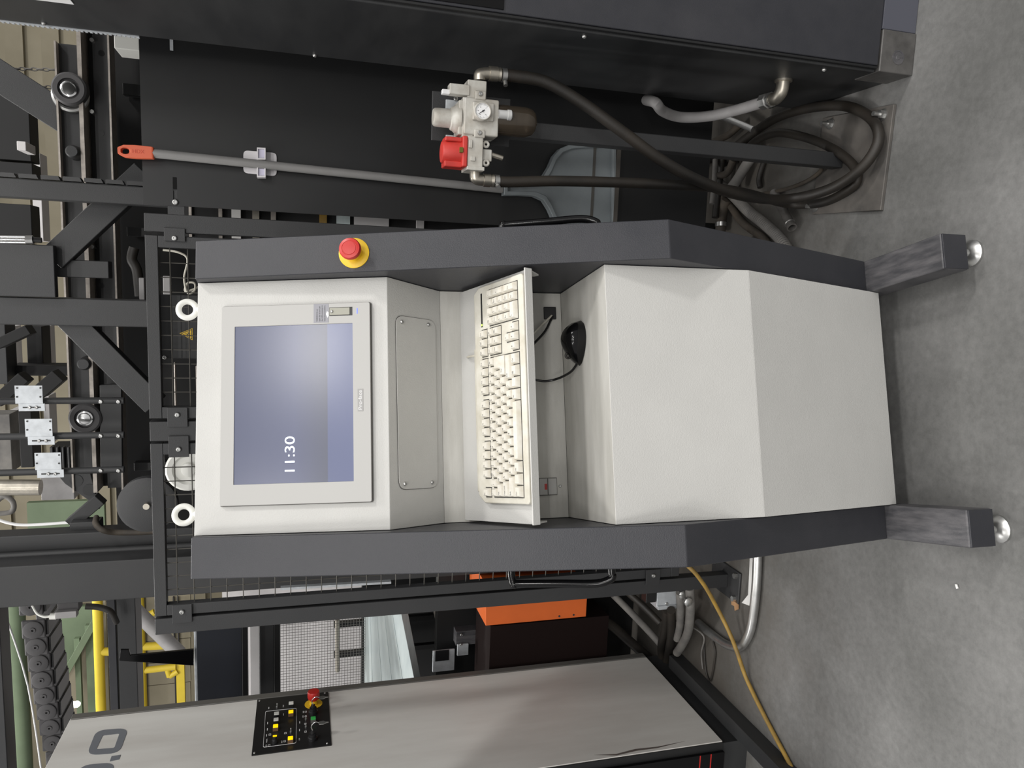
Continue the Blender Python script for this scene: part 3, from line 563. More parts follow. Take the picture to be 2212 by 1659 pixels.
u = Vector((math.cos(math.radians(126)), 0, math.sin(math.radians(126)))); v = Vector((-u.z, 0, u.x))
MB().prism([gf+Vector((0, -0.0012, 0))+p for p in (-u*0.005+v*0.0012, -u*0.005-v*0.0012, u*0.012-v*0.0003, u*0.012+v*0.0003)], (0, -0.0004, 0)).build('gauge_needle', M_ink, ga)
MB().cyl(gf+Vector((0, -0.001, 0)), gf+Vector((0, -0.0025, 0)), 0.0018, 12).build('needle_hub', M_ink, ga)
vl('filter_bowl', M_smoke, 1078, 1168, 262, [(33, 1076), (34, 1090), (34, 1140), (31, 1155), (24, 1161), (5, 1162), (4, 1168)], 28)
vl('filter_element', mat('filter_cartridge', (0.20, 0.17, 0.12), 0.6), 1078, 1105, 262, [(22, 1078), (22, 1112), (18, 1118)], 20)
vl('sight_plug', M_clear, 1076, 1104, 250, [(10, 1076), (10, 1094), (12, 1095), (12, 1102), (10, 1104)], 16, dy=-0.004)
pb('outlet_block', M_alu, 1012, 1053, 171, 212, 0.008, 0.05, 0.002)
pb('pressure_switch', M_alu, 972, 1016, 180, 203, 0.004, 0.03, 0.002)
pb('switch_plug', M_whitep, 957, 974, 190, 201, 0.008, 0.024, 0.002)
pb('joint_bracket', M_alu, 1026, 1050, 196, 216, -0.003, 0.012, 0.003); pb('joint_bracket', M_alu, 1024, 1048, 280, 298, -0.003, 0.012, 0.003)
for px, py in ((1038, 203), (1036, 287)):
    q = onY(px, py, AY-0.003); screw(ar, q, (0, -1, 0), 0.0055)
for y0, y1 in ((203, 224), (282, 300)):
    wb_ = pb('wall_bracket', M_galv, 974, 1010, y0, y1, 0.06, 0.064, 0.001)
    q = onY(985, (y0+y1)/2, AY+0.06); screw(wb_, q, (0, -1, 0), 0.006)
pb('valve_body', M_alu, 1010, 1044, 294, 366, 0.0, 0.055, 0.003); pb('valve_rib', M_alu, 1012, 1020, 302, 320, -0.004, 0.002, 0.001); pb('valve_rib', M_alu, 1016, 1026, 338, 348, -0.004, 0.002, 0.001)
pb('valve_foot', M_alu, 1008, 1046, 360, 368, -0.003, 0.058, 0.001)
rk = pb('lockout_knob', M_redv, 998, 1010, 293, 361, -0.004, 0.056, 0.004, ref=AY)
vl('knob_drum', M_redv, 957, 1000, 328, [(28, 1000), (27, 985), (25, 962), (23, 958), (18, 957)], 24, par=rk, dy=0.026)
pb('knob_wing', M_redv, 963, 1000, 294, 304, 0.006, 0.046, 0.003, par=rk); pb('knob_wing', M_redv, 961, 1000, 346, 360, 0.006, 0.046, 0.003, par=rk)
pb('knob_window', mat('olive_window', (0.12, 0.11, 0.01), 0.4), 992, 999, 319, 330, -0.0075, 0.0, 0.0, par=rk)
ex = pb('exhaust_port', M_alu, 1044, 1066, 320, 347, 0.012, 0.045, 0.003)
q = onY(1062, 334, AY+0.02); MB().cyl(q, q+Vector((-0.006, 0, -0.026)), 0.006, 12).build('exhaust_silencer', M_nick, ar)
for py in (312, 352):
    q = onY(1050, py, AY+0.01); MB().torus(q, (0, 1, 0), 0.0055, 0.003, 16, 8).build('mounting_ear', M_alu, ar)
def elbow(py_c, px_b, px_t, py_in, rad):
    a = onY(px_b, py_c, AY+0.028); k = onY(px_t, py_c, AY+0.028); i = onY(px_t, py_in, AY+0.028)
    i.y = k.y = a.y = AY+0.028
    return MB().tube([i, i.lerp(k, 0.6), k+(a-k)*0.12+(i-k)*0.12, k.lerp(a, 0.6), a], rad, 16, 5), k, a
e1, k1, a1 = elbow(159, 1056, 1036, 174, 0.0135); e1.build('elbow_fitting', M_nick, ar)
e2, k2, a2 = elbow(389, 1044, 1026, 366, 0.0125); e2.build('elbow_fitting', M_nick, ar)
def hex_fit(p, d, rs, name='hose_tail'):
    d = Vector(d).normalized(); return MB().lathe(p, d, rs, 16).build(name, M_nick, ar)
hd1 = Vector((0.03, -0.0, -1)); hex_fit(a1, hd1, [(0.0165, 0), (0.0165, 0.020), (0.0145, 0.021), (0.0155, 0.027), (0.0130, 0.028), (0.0125, 0.040)])
hex_fit(a2, (0, 0, -1), [(0.0150, 0), (0.0150, 0.016), (0.0135, 0.017), (0.0150, 0.024), (0.0125, 0.025), (0.012, 0.036)])
# hoses (each a thing)
def P3(l):
    out = []
    for px, py, md_, v_ in l: out.append({'Y': onY, 'X': onX, 'Z': onZ}[md_](px, py, v_))
    return out
def hose(name, label, pts, r, m, group=None, cat='hose', ribs=0, sub=8, n=12):
    B = MB().tube(pts, r, n, sub, ribs); return B.build(name, m, None, label=label, cat=cat, group=group)
h1 = thing('air_hose', 'thick black rubber hose from the upper elbow sweeping down into a floor coil', 'hose', onZ(1800, 400, 0))
pts1 = [a1+Vector((0, 0, -0.026)), a1+Vector((0.001, 0, -0.06))]+P3([(1180, 178, 'Y', 1.725), (1260, 224, 'Y', 1.72), (1345, 285, 'Y', 1.71), (1430, 347, 'Y', 1.715), (1520, 395, 'Y', 1.74), (1610, 424, 'Y', 1.80), (1700, 430, 'Z', 0.14), (1790, 409, 'Z', 0.075), (1858, 366, 'Z', 0.052), (1896, 310, 'Z', 0.036), (1890, 266, 'Z', 0.028), (1852, 237, 'Z', 0.026), (1805, 228, 'Z', 0.026), (1735, 236, 'Z', 0.03), (1675, 256, 'Z', 0.04), (1620, 292, 'Z', 0.035), (1570, 330, 'Z', 0.03), (1520, 350, 'Z', 0.02)])
MB().tube(pts1, 0.0138, 14, 8).build('hose_line', M_rub, h1)
MB().lathe(a1+Vector((0, 0, -0.030)), (0.02, 0, -1), [(0.0155, 0), (0.0155, 0.011)], 20).build('hose_clamp', M_steel, h1)
MB().cyl(a1+Vector((-0.016, -0.012, -0.036)), a1+Vector((-0.026, -0.016, -0.036)), 0.005, 10).build('clamp_screw', M_steel, h1)
h2 = thing('air_hose', 'thick black rubber hose hanging straight down from the lower elbow', 'hose', onZ(1800, 420, 0))
pts2 = [a2+Vector((0, 0, -0.022)), a2+Vector((0, 0, -0.06))]+P3([(1200, 391, 'Y', 1.735), (1330, 394, 'Y', 1.745), (1450, 399, 'Y', 1.76), (1540, 405, 'Y', 1.80), (1620, 419, 'Y', 1.86), (1700, 440, 'Z', 0.06), (1775, 438, 'Z', 0.023), (1836, 408, 'Z', 0.023), (1852, 385, 'Z', 0.023), (1842, 356, 'Z', 0.023), (1800, 322, 'Z', 0.035), (1740, 297, 'Z', 0.04), (1680, 287, 'Z', 0.05), (1635, 303, 'Z', 0.06), (1605, 330, 'Z', 0.05), (1560, 355, 'Z', 0.02)])
MB().tube(pts2, 0.0125, 14, 8).build('hose_line', M_rub, h2)
MB().lathe(a2+Vector((0, 0, -0.026)), (0, 0, -1), [(0.0145, 0), (0.0145, 0.011)], 20).build('hose_clamp', M_steel, h2)
MB().cyl(a2+Vector((-0.012, -0.012, -0.031)), a2+Vector((-0.016, -0.022, -0.031)), 0.005, 10).build('clamp_screw', M_steel, h2)
# ================================================================== RIGHT MACHINE CABINET
rc = thing('machine_cabinet', 'tall dark grey machine cabinet standing beside the air regulator', 'cabinet', (1.0, 1.82, 0))
RX, RY0, RY1, RZ = 0.544, 1.604, 2.045, 2.75
PZ = onY(1908, 60, RY0).z
MB().box(RX, 1.6, RY0+0.012, RY1, PZ, RZ).build('side_panel', M_sheet2, rc, 0.004)
MB().box(RX+0.013, 1.6, RY0, RY0+0.010, PZ+0.004, RZ).build('front_panel', M_dark, rc, 0.003)
MB().box(RX+0.006, RX+0.0125, RY0+0.002, RY0+0.013, PZ+0.004, RZ).build('corner_groove', M_sheet, rc, 0.002)
MB().box(RX+0.10, 1.6, RY0+0.004, RY0+0.03, 0.0, PZ-0.001).build('front_plinth', mat('plinth_slate', (0.085, 0.088, 0.11), 0.4), rc, 0.002)
MB().box(RX+0.004, RX+0.03, RY0+0.09, RY1-0.02, 0.0, PZ-0.001).build('side_plinth', M_sheet2, rc, 0.002)
cp = MB().box(RX, RX+0.099, RY0, RY0+0.088, 0.0, PZ-0.001).build('plinth_corner', mat('plinth_corner_grey', (0.13, 0.125, 0.12), 0.45, 0.3, var=0.4, vscale=25), rc, 0.003)
q = onY(1940, 124, RY0); MB().lathe((q.x, RY0, q.z), (0, -1, 0), [(0.017, 0), (0.017, 0.0012), (0.014, 0.0012), (0.014, 0.0004), (0.006, 0.0004), (0.005, 0.0012)], 24).build('embossed_mark', M_darkworn, cp)
for px, py in ((1780, 150), (680, 119), (95, 50), (1262, 78)):
    q = onX(px, py, RX); screw(rc, q, (-1, 0, 0), 0.0055)
q0 = onY(885, 30, RY0-0.001); q1 = onY(1088, 27, RY0-0.001); zA, zB = onY(690, 5, RY0).z, onY(1088, 20, RY0).z
MB().box(q1.x+0.005, 1.2, RY0-0.003, RY0+0.001, zB, zA).build('inset_window', M_gloss, rc, 0.001)
q = onX(110, 2, RX); a = onX(60, 2, RX); b_ = onX(160, 8, RX)
MB().box(RX-0.002, RX, a.y-0.05, b_.y, b_.z, a.z).build('white_sticker', M_whitep, rc)
zT, zL = onX(0, 43, RX).z, onX(300, 78, RX).z
sr = MB(); sr.box(RX-0.002, RX+0.002, RY1, RY1+0.006, zL, zT+0.1)
k = zL
while k < zT: sr.box(RX-0.003, RX+0.002, RY1+0.004, RY1+0.011, k, k+0.0055); k += 0.010
tag(sr.build('serrated_edge_strip', M_galv, rc), 'bright toothed strip')
# grey conduit leaving the cabinet side
cn = thing('grey_conduit', 'light grey flexible conduit with metal elbow entering the dark cabinet side', 'conduit', onX(1700, 200, RX))
cpts = [onX(1413, 208, RX-0.002)-Vector((0, -0.05, 0))]+P3([(1416, 222, 'X', RX-0.03), (1432, 240, 'X', RX-0.042), (1470, 253, 'X', RX-0.046), (1530, 251, 'X', RX-0.046), (1590, 238, 'X', RX-0.044), (1650, 220, 'X', RX-0.042)])
MB().tube(cpts, 0.0150, 16, 8).build('conduit_tube', M_cond, cn)
pn = cpts[-1]; dn = (cpts[-1]-cpts[-2]).normalized()
MB().lathe(pn-dn*0.004, dn, [(0.021, 0), (0.021, 0.020), (0.018, 0.022), (0.018, 0.026), (0.020, 0.027), (0.020, 0.032)], 8).build('gland_nut', M_steel, cn)
ee = onX(1700, 194, RX); pa = pn+dn*0.030
MB().tube([pa, pa+dn*0.015, pa+dn*0.030+Vector((0.012, 0, 0)), Vector((RX-0.012, (pa+dn*0.034).y, (pa+dn*0.034).z)), Vector((RX, (pa+dn*0.035).y, (pa+dn*0.035).z))], 0.0165, 16, 5).build('elbow_fitting', M_nick, cn)
MB().lathe(Vector((RX, (pa+dn*0.035).y, (pa+dn*0.035).z)), (-1, 0, 0), [(0.022, 0), (0.022, 0.005), (0.017, 0.006)], 20).build('elbow_flange', M_nick, cn)
# hoses and pipes lying on the dirty floor under the sheet panel
GH = 'hoses under the guard'
hose('steel_pipe', 'short bare steel pipe stub slanting out under the grey conduit', P3([(1540, 246, 'Z', 0.09), (1585, 262, 'Z', 0.07), (1628, 280, 'Z', 0.05)]), 0.011, M_steel, cat='pipe')
hose('corrugated_hose', 'ribbed grey corrugated hose running under the console', P3([(1555, 398, 'Z', 0.02), (1585, 424, 'Z', 0.02), (1615, 455, 'Z', 0.02), (1655, 487, 'Z', 0.02), (1690, 522, 'Z', 0.02), (1720, 575, 'Z', 0.02)]), 0.015, M_rubg, ribs=1, sub=26)
hose('floor_cable', 'smooth dusty black cable lying beside the corrugated hose', P3([(1548, 415, 'Z', 0.014), (1575, 440, 'Z', 0.014), (1605, 482, 'Z', 0.014), (1650, 515, 'Z', 0.014), (1680, 560, 'Z', 0.014)]), 0.013, M_rubd, cat='cable')
pp = thing('steel_pipe', 'open-ended old steel pipe lying on the floor by the stand plate', 'pipe', onZ(1700, 470, 0))
pA, pB = onZ(1672, 415, 0.015), onZ(1711, 492, 0.03); u_, v_, d_ = basis(pB-pA)
MB().lathe(pA, pB-pA, [(0.0135, 0), (0.0135, (pB-pA).length-0.014), (0.0150, (pB-pA).length-0.012), (0.0150, (pB-pA).length), (0.0115, (pB-pA).length), (0.0115, (pB-pA).length-0.05)], 18).build('pipe_tube', mat('dull_pipe', (0.2, 0.19, 0.18), 0.45, 0.4, var=0.4, vscale=30), pp)
MB().torus(pB-(pB-pA).normalized()*0.02, pB-pA, 0.014, 0.0018, 18, 6).build('pipe_collar', M_steel, pp)
hose('floor_cable', 'thin black cable curving over the floor plate', P3([(1650, 418, 'Z', 0.012), (1700, 408, 'Z', 0.02), (1745, 390, 'Z', 0.022), (1772, 370, 'Z', 0.022), (1774, 360, 'Z', 0.03)]), 0.006, M_rubd, cat='cable')
hose('grey_hose', 'pale grey rubber hose crossing behind the stand post', P3([(1640, 320, 'Z', 0.02), (1615, 352, 'Z', 0.03), (1595, 385, 'Z', 0.04), (1578, 408, 'Z', 0.06)]), 0.017, M_rubg)
for k, (pts, r, m, lb) in enumerate([
    ([(1600, 268, 'Z', 0.03), (1575, 290, 'Z', 0.04), (1555, 300, 'Z', 0.06), (1535, 310, 'Z', 0.08)], 0.012, M_rubd, 'dusty brown hose end disappearing under the sheet by the steel pipe stub'),
    ([(1612, 300, 'Z', 0.02), (1590, 330, 'Z', 0.03), (1572, 372, 'Z', 0.05), (1548, 380, 'Z', 0.08)], 0.012, M_rubd, 'rusty brown hose bent behind the stand post'),
    ([(1560, 335, 'Z', 0.06), (1556, 375, 'Z', 0.05), (1550, 420, 'Z', 0.05), (1545, 470, 'Z', 0.06)], 0.012, M_rub, 'black hose lying along the bottom edge of the sheet'),
    ([(1545, 345, 'Z', 0.08), (1543, 390, 'Z', 0.09), (1538, 440, 'Z', 0.10)], 0.009, M_rubg, 'thin grey hose tucked under the sheet edge'),
    ([(1650, 350, 'Z', 0.012), (1640, 385, 'Z', 0.012), (1642, 405, 'Z', 0.012)], 0.009, M_rub, 'short black hose on the floor behind the stand post'),
    ([(1570, 432, 'Z', 0.03), (1560, 460, 'Z', 0.03), (1556, 500, 'Z', 0.03)], 0.018, M_rubd, 'stubby thick dusty hose with a steel clamp')]):
    hose('floor_hose', lb, P3(pts), r, m)
q = onZ(1557, 489, 0.03); MB().lathe(q, (1, 0.1, 0), [(0.020, 0), (0.020, 0.014)], 18).build('hose_clamp', M_steel, label='bright steel band clamp on the stubby dusty hose', cat='clamp')
# ================================================================== LEFT ELECTRICAL CABINET
LX, LY0, LY1, LZ0 = -1.485, 2.02, 2.632, 0.10
LZ1 = onX(160, 1537, LX).z
lc = thing('electrical_cabinet', 'tall white electrical cabinet with black button panel on its side', 'cabinet', (-1.9, 2.33, 0))
MB().box(LX-0.8, LX-0.004, LY0, LY1, LZ0, LZ1).build('carcass', M_sheet, lc, 0.002)
MB().box(LX-0.004, LX, LY0+0.004, LY1-0.034, LZ0+0.002, LZ1).build('side_panel', M_cab, lc, 0.0015)
MB().box(LX-0.006, LX+0.002, LY1-0.032, LY1, LZ0+0.002, LZ1).build('edge_trim', M_trim, lc, 0.003)
MB().box(LX-0.8, LX-0.012, LY0+0.01, LY1-0.01, 0, LZ0).build('plinth', M_sheet2, lc)
MB().box(LX-0.8, LX-0.03, LY0-0.012, LY0, LZ0, LZ1).build('front_door', M_gloss, lc, 0.002)
for dz in (0.05, 0.09): MB().box(LX-0.8, LX-0.03, LY0-0.0135, LY0-0.012, LZ0+dz, LZ0+dz+0.003).build('red_stripe', M_red, lc)
# big grey characters
ch_o = [(277, 1577), (205, 1581), (187, 1622), (196, 1632), (252, 1627), (278, 1586)]
c_out = rounded([onX(*p, LX) for p in ((278, 1573), (208, 1578), (187, 1632), (258, 1627))], 0.034, 6)
c_in = rounded([onX(*p, LX) for p in ((258, 1585), (222, 1589), (208, 1619), (247, 1616))], 0.006, 6)
MB().ringprism(c_out, c_in, (0.0012, 0, 0)).build('vinyl_character', M_lett, lc)
MB().prism([onX(*p, LX) for p in ((261, 1631), (241, 1634), (237, 1645), (257, 1641))], (0.0012, 0, 0)).build('vinyl_dot', M_lett, lc)
dY = onX(230, 1660, LX).y-onX(230, 1602, LX).y-0.025
MB().ringprism([p+Vector((0, dY*1.08, 0)) for p in c_out], [p+Vector((0, dY*1.08, 0)) for p in c_in], (0.0012, 0, 0)).build('vinyl_character', M_lett, lc)
# button panel
def z7(x, y): return 520+x/9.217, 1460+y/9.217
def lp(x, y, off=0.0): return onX(*z7(x, y), LX+off)
bpn = MB().prism([lp(*p) for p in ((330, 490), (1740, 335), (1805, 1390), (215, 1600))], (0.003, 0, 0)).build('button_panel', M_black, lc, label='black control panel with buttons and keys')
XN = Vector((1, 0, 0))
for p in ((375, 515), (1675, 360), (1720, 1365), (272, 1555)): screw(bpn, lp(*p)+XN*0.003, XN, 0.0035)
A_ = [lp(*p)+XN*0.003 for p in ((492, 722), (1112, 657), (1103, 1358), (445, 1445))]; cc = sum(A_, Vector())/4
MB().ringprism(rounded(A_, 0.006, 3), rounded([p.lerp(cc, 0.018) for p in A_], 0.006, 3), (0.0004, 0, 0)).build('print_border', M_whitep, bpn)
def sq_button(x, y, m, m2, sz=0.0085, hgt=0.016):
    # x, y is the cap as seen: step back to the panel surface
    p = onX(*z7(x, y), LX+0.003+hgt)
    b = MB().box(0, hgt*0.75, -sz, sz, -sz, sz, lambda a, c, d: Vector((LX+0.003+a, p.y+c, p.z+d))).build('push_button', m2, bpn, 0.0008)
    MB().box(hgt*0.75, hgt, -sz*.92, sz*.92, -sz*.92, sz*.92, lambda a, c, d: Vector((LX+0.003+a, p.y+c, p.z+d))).build('button_cap', m, b, 0.001)
for x, y in ((1005, 530), (715, 735), (705, 855)): sq_button(x, y, M_ltw, M_black)
for x, y in ((1000, 700), (695, 985), (990, 1225)): sq_button(x, y, M_lty, M_lty2)
sq_button(1445, 830, M_ltg, M_trim)
for x, y in ((725, 620), (1300, 860), (1300, 1015), (1000, 1115)):
    p = lp(x, y, 0.003); MB().lathe(p, (1, 0, 0.0), [(0.004, 0), (0.004, 0.003), (0.0018, 0.004), (0.0022, 0.012), (0.001, 0.014)], 10).build('toggle_switch', M_steel, bpn)
p = lp(680, 1330, 0.003); sw = MB().lathe(p, XN, [(0.010, 0), (0.0095, 0.010), (0.007, 0.012), (0.0065, 0.022)], 18).build('selector_switch', M_black, bpn)
q = lp(690, 1160, 0.025); MB().box(0, 0.003, -0.002, 0.002, -0.006, 0.006, lambda a, c, d: Vector((p.x+0.022+a, p.y+c, p.z+d))).build('selector_mark', M_lty, sw)
for (x, y, kx, ky) in ((1440, 740, 1, 1), (1430, 1260, 1, 1)):
    p = lp(x, y, 0.003); ks = MB().lathe(p, XN, [(0.0155, 0), (0.0150, 0.008), (0.0125, 0.010), (0.012, 0.020), (0.0075, 0.021), (0.007, 0.030)], 18).build('key_switch', M_black, bpn)
    t_ = p+XN*0.030
    MB().tube([t_, t_+XN*0.012+ZV*0.004, t_+XN*0.024-ZV*0.002, t_+XN*0.028-ZV*0.012, t_+XN*0.022-ZV*0.022], 0.0018, 8, 5).build('key_ring', M_chrome, ks)
    c_ = t_+XN*0.022-ZV*0.026
    MB().prism([c_+Vector((0, a, b)) for a, b in ((-0.008, 0.006), (0.008, 0.006), (0.009, -0.008), (0.004, -0.014), (0.002, -0.024), (-0.002, -0.024), (-0.004, -0.014), (-0.009, -0.008))], (0.002, 0, 0)).build('hanging_key', M_steel, ks)
p = lp(1450, 560, 0.003)
ese = MB().lathe(p, XN, [(0.030, 0), (0.030, 0.0015), (0.014, 0.002), (0.013, 0.015)], 26).build('emergency_stop', M_yel, bpn)
MB().lathe(p, XN, [(0.012, 0.010), (0.013, 0.020), (0.019, 0.022), (0.0205, 0.027), (0.0205, 0.044), (0.019, 0.048), (0.005, 0.0487)], 26).build('mushroom_button', M_red, ese)
for (x, y, s_) in ((520, 1290, 'MANUAL'), (508, 1395, 'AUTO'), (820, 1310, 'RESET'), (1170, 1260, 'STOP'), (850, 600, 'START')):
    text(s_, 0.0052, frame(lp(x, y, 0.0031), (0, 1, 0), ZV, XN), M_whitep, bpn, 'printed_word', 0.00006)
for x, y in ((560, 640), (850, 770), (535, 940), (530, 1065), (515, 1185), (1245, 720), (1240, 810), (1175, 925), (1170, 1080)):
    c_ = lp(x, y, 0.003); MB().box(0, 0.0003, -0.006, 0.006, -0.001, 0.001, lambda a, c, d: c_+Vector((a, c, d))).build('print_mark', M_whitep, bpn)
for x, y in ((890, 1140), (875, 1300), (1295, 715), (1295, 805), (1290, 955), (1290, 1110), (565, 1385), (580, 1170)):
    c_ = lp(x, y, 0.003); a_ = [c_+Vector((0, a, b)) for a, b in ((-.0045, -.0035), (.0045, -.0035), (.0045, .0035), (-.0045, .0035))]
    MB().ringprism(a_, [c_+(p-c_)*0.72 for p in a_], (0.0003, 0, 0)).build('print_symbol', M_whitep, bpn)
# long scratch along the foot of the side panel
MB().prism([onX(*p, LX) for p in ((1284, 1631), (1330, 1629), (1372, 1618), (1420, 1613), (1480, 1601), (1420, 1616), (1375, 1622), (1332, 1632))], (0.0003, 0, 0)).build('scratch_mark', mat('scratch_brown', (0.12, 0.10, 0.09), 0.6), lc)
# ================================================================== LEFT FLOOR: conduit, yellow cable, junction box
hose('steel_conduit', 'bright bent steel conduit emerging from under the console', P3([(1637, 1190, 'Z', 0.016), (1634, 1260, 'Z', 0.016), (1628, 1320, 'Z', 0.016), (1620, 1362, 'Z', 0.016), (1606, 1390, 'Z', 0.016), (1590, 1398, 'Z', 0.016), (1565, 1390, 'Z', 0.016), (1535, 1368, 'Z', 0.016), (1508, 1345, 'Z', 0.016)]), 0.0155, M_steel, cat='conduit', n=16)
hose('yellow_cable', 'dirty yellow cable trailing across the floor past the white cabinet', P3([(1440, 1200, 'Z', 0.25), (1486, 1223, 'Z', 0.22), (1520, 1262, 'Z', 0.16), (1550, 1315, 'Z', 0.09), (1575, 1365, 'Z', 0.055), (1592, 1408, 'Z', 0.046), (1612, 1465, 'Z', 0.016), (1648, 1540, 'Z', 0.010), (1690, 1620, 'Z', 0.010), (1730, 1695, 'Z', 0.010)]), 0.0070, M_cable_y, cat='cable')
JY = 2.36
jb = thing('junction_box', 'small grey metal junction box mounted low behind the guard post', 'junction box', onY(1460, 1300, JY))
def yb2(name, m, x0, x1, y0, y1, Y, d, par=None, bv=0.002, **kw):
    a = onY(x0, (y0+y1)/2, Y); b = onY(x1, (y0+y1)/2, Y); c = onY((x0+x1)/2, y0, Y); dd = onY((x0+x1)/2, y1, Y)
    return MB().box(dd.x, c.x, Y, Y+d, b.z, a.z).build(name, m, par, bv, **kw)
yb2('box_body', M_galv, 1420, 1466, 1262, 1310, JY, 0.06, jb); yb2('box_flange', M_galv, 1422, 1470, 1308, 1316, JY-0.006, 0.07, jb, 0.001); screw(jb, onY(1440, 1304, JY), (0, -1, 0), 0.006)
yb2('cable_plug', M_black, 1396, 1418, 1276, 1302, JY, 0.04, jb)
for (pts, lb) in (
    ([(1468, 1280, 'Z', 0.17), (1470, 1318, 'Z', 0.14), (1468, 1355, 'Z', 0.10), (1462, 1380, 'Z', 0.07)], 'thin grey pipe dropping beside the junction box'),
    ([(1490, 1270, 'Z', 0.15), (1491, 1320, 'Z', 0.12), (1486, 1365, 'Z', 0.08), (1472, 1395, 'Z', 0.05), (1462, 1410, 'Z', 0.04)], 'thick grey pipe with collar bending beneath the junction box'),
    ([(1440, 1318, 'Z', 0.15), (1436, 1360, 'Z', 0.10), (1428, 1400, 'Z', 0.05), (1432, 1432, 'Z', 0.02)], 'dark dusty hose hanging below the junction box'),
    ([(1450, 1318, 'Z', 0.15), (1450, 1370, 'Z', 0.09), (1444, 1410, 'Z', 0.04), (1436, 1440, 'Z', 0.02)], 'grey dusty hose hanging just in front of the dark one'),
    ([(1325, 1285, 'Z', 0.25), (1360, 1320, 'Z', 0.18), (1400, 1362, 'Z', 0.10), (1425, 1390, 'Z', 0.06)], 'long grey pipe sloping along the dirty floor'),
    ([(1345, 1270, 'Z', 0.22), (1390, 1310, 'Z', 0.15), (1425, 1345, 'Z', 0.10)], 'black pipe sloping beside the long grey pipe')):
    hose('floor_pipe', lb, P3(pts), 0.016 if 'thick' in lb or 'dark' in lb else 0.0135, M_rub if 'black' in lb or 'dark' in lb else M_rubg, cat='pipe')
for px, py in ((1472, 1283), (1484, 1298)):
    q = onZ(px, py, 0.16); MB().lathe(q, (0, -1, 0), [(0.016, 0), (0.016, 0.012), (0.010, 0.016)], 8).build('conduit_nut', M_steel, parent=jb)
hose('thin_wire', 'thin grey wire looping from the junction box to the bent conduit', P3([(1437, 1322, 'Z', 0.14), (1455, 1338, 'Z', 0.10), (1490, 1352, 'Z', 0.05), (1520, 1375, 'Z', 0.03), (1515, 1410, 'Z', 0.01), (1518, 1445, 'Z', 0.006)]), 0.003, M_rubg, cat='wire')
hose('thin_wire', 'black wire loop on the dirty floor beside the white cabinet', P3([(1520, 1380, 'Z', 0.006), (1522, 1420, 'Z', 0.006), (1526, 1455, 'Z', 0.006), (1534, 1470, 'Z', 0.006), (1540, 1450, 'Z', 0.006), (1545, 1410, 'Z', 0.006), (1540, 1385, 'Z', 0.006)]), 0.0035, M_rub, cat='wire')
q = [onZ(*p, 0.004) for p in ((1582, 1298), (1592, 1297), (1596, 1306), (1596, 1316), (1589, 1319), (1588, 1309), (1582, 1306))]
MB().prism(q, ZV*0.004).build('cardboard_scrap', M_paper, label='torn brown cardboard scrap on the floor', cat='scrap')
q = [onZ(*p, 0.004) for p in ((1621, 1200), (1630, 1200), (1624, 1310), (1603, 1302), (1617, 1285))]
MB().prism(q, ZV*0.002).build('paper_strip', M_wpaper, label='white paper strip lying beside the bright conduit', cat='paper')
q = [onZ(*p, 0.002) for p in ((2064, 1262), (2068, 1262), (2071, 1271), (2067, 1272))]
MB().prism(q, ZV*0.002).build('paper_scrap', M_wpaper, label='tiny white paper scrap on the open concrete', cat='scrap')
# black floor rail running beside the white cabinet
MB().box(-1.482, -1.43, 1.2, 2.5, 0.0, 0.055).build('floor_rail', M_sheet2, None, 0.003, label='low black floor rail along the foot of the white cabinet', cat='rail')
# ================================================================== MACHINE BEHIND THE GUARD
def bar(name, m, x0, x1, y0, y1, Y, d, label=None, cat=None, par=None, bv=0.003, group=None):
    return yb2(name, m, x0, x1, y0, y1, Y, d, par, bv, label=label, cat=cat, group=group)
def column(name, px_ref, y0, y1, Y, d, z0, z1, label, m=None):
    a = onY(px_ref, y0, Y); b = onY(px_ref, y1, Y)
    return MB().box(b.x, a.x, Y, Y+d, z0, z1).build(name, m or M_mach, MF, 0.004, label=label)
def diag(name, p, q, wpx, Y, d, label, m=None, par=None):
    """flat bar between two photo points on plane Y"""
    A = onY(*p, Y); B = onY(*q, Y); t = (B-A).normalized(); s_ = Vector((t.z, 0, -t.x)); hw = wpx/2*abs((onY(p[0], p[1]-50, Y)-onY(p[0], p[1]+50, Y)).x)/100
    return MB().prism([A+s_*hw, B+s_*hw, B-s_*hw, A-s_*hw], (0, d, 0)).build(name, m or M_mach, par or MF, 0.003, label=label)
MF = thing('processing_machine', 'tall dark grey machine of columns, braces and roller girder behind the guard', 'machine', (-0.4, 2.9, 0))
RM = thing('rear_machine', 'second machine with black housings far behind the girder', 'machine', (-0.4, 3.9, 0))
column('machine_column', 200, 646, 705, 2.62, 0.09, 0, 3.2, 'grey square machine column rising behind the hazard plate mesh')
column('machine_column', 200, 396, 437, 2.50, 0.05, 0.3, 3.2, 'narrow grey column with notched side strip behind the sheet panel')
ns = MB(); A = onY(200, 394, 2.5); zz = 1.9
while zz < 3.1: ns.prism([(A.x, 2.505, zz), (A.x+0.012, 2.505, zz+0.006), (A.x+0.012, 2.505, zz+0.050), (A.x, 2.505, zz+0.050)], (0, 0.03, 0)); zz += 0.056
ns.build('notched_strip', M_black, MF, label='black notched strip along the narrow grey column')
diag('diagonal_brace', (110, 560), (312, 372), 55, 2.64, 0.05, 'wide grey diagonal brace crossing behind the narrow column')
diag('diagonal_brace', (122, 664), (334, 876), 52, 2.645, 0.05, 'wide grey diagonal brace running down from the square column')
bar('column_plate', M_mach, -20, 118, 527, 641, 2.60, 0.03, None, None, MF)
bar('bracket_bar', M_mach, 122, 235, 562, 600, 2.66, 0.05, None, None, MF)
cy = thing('pneumatic_cylinder', 'small chrome pneumatic cylinder above the broad grey plate', 'cylinder', onY(60, 517, 2.6))
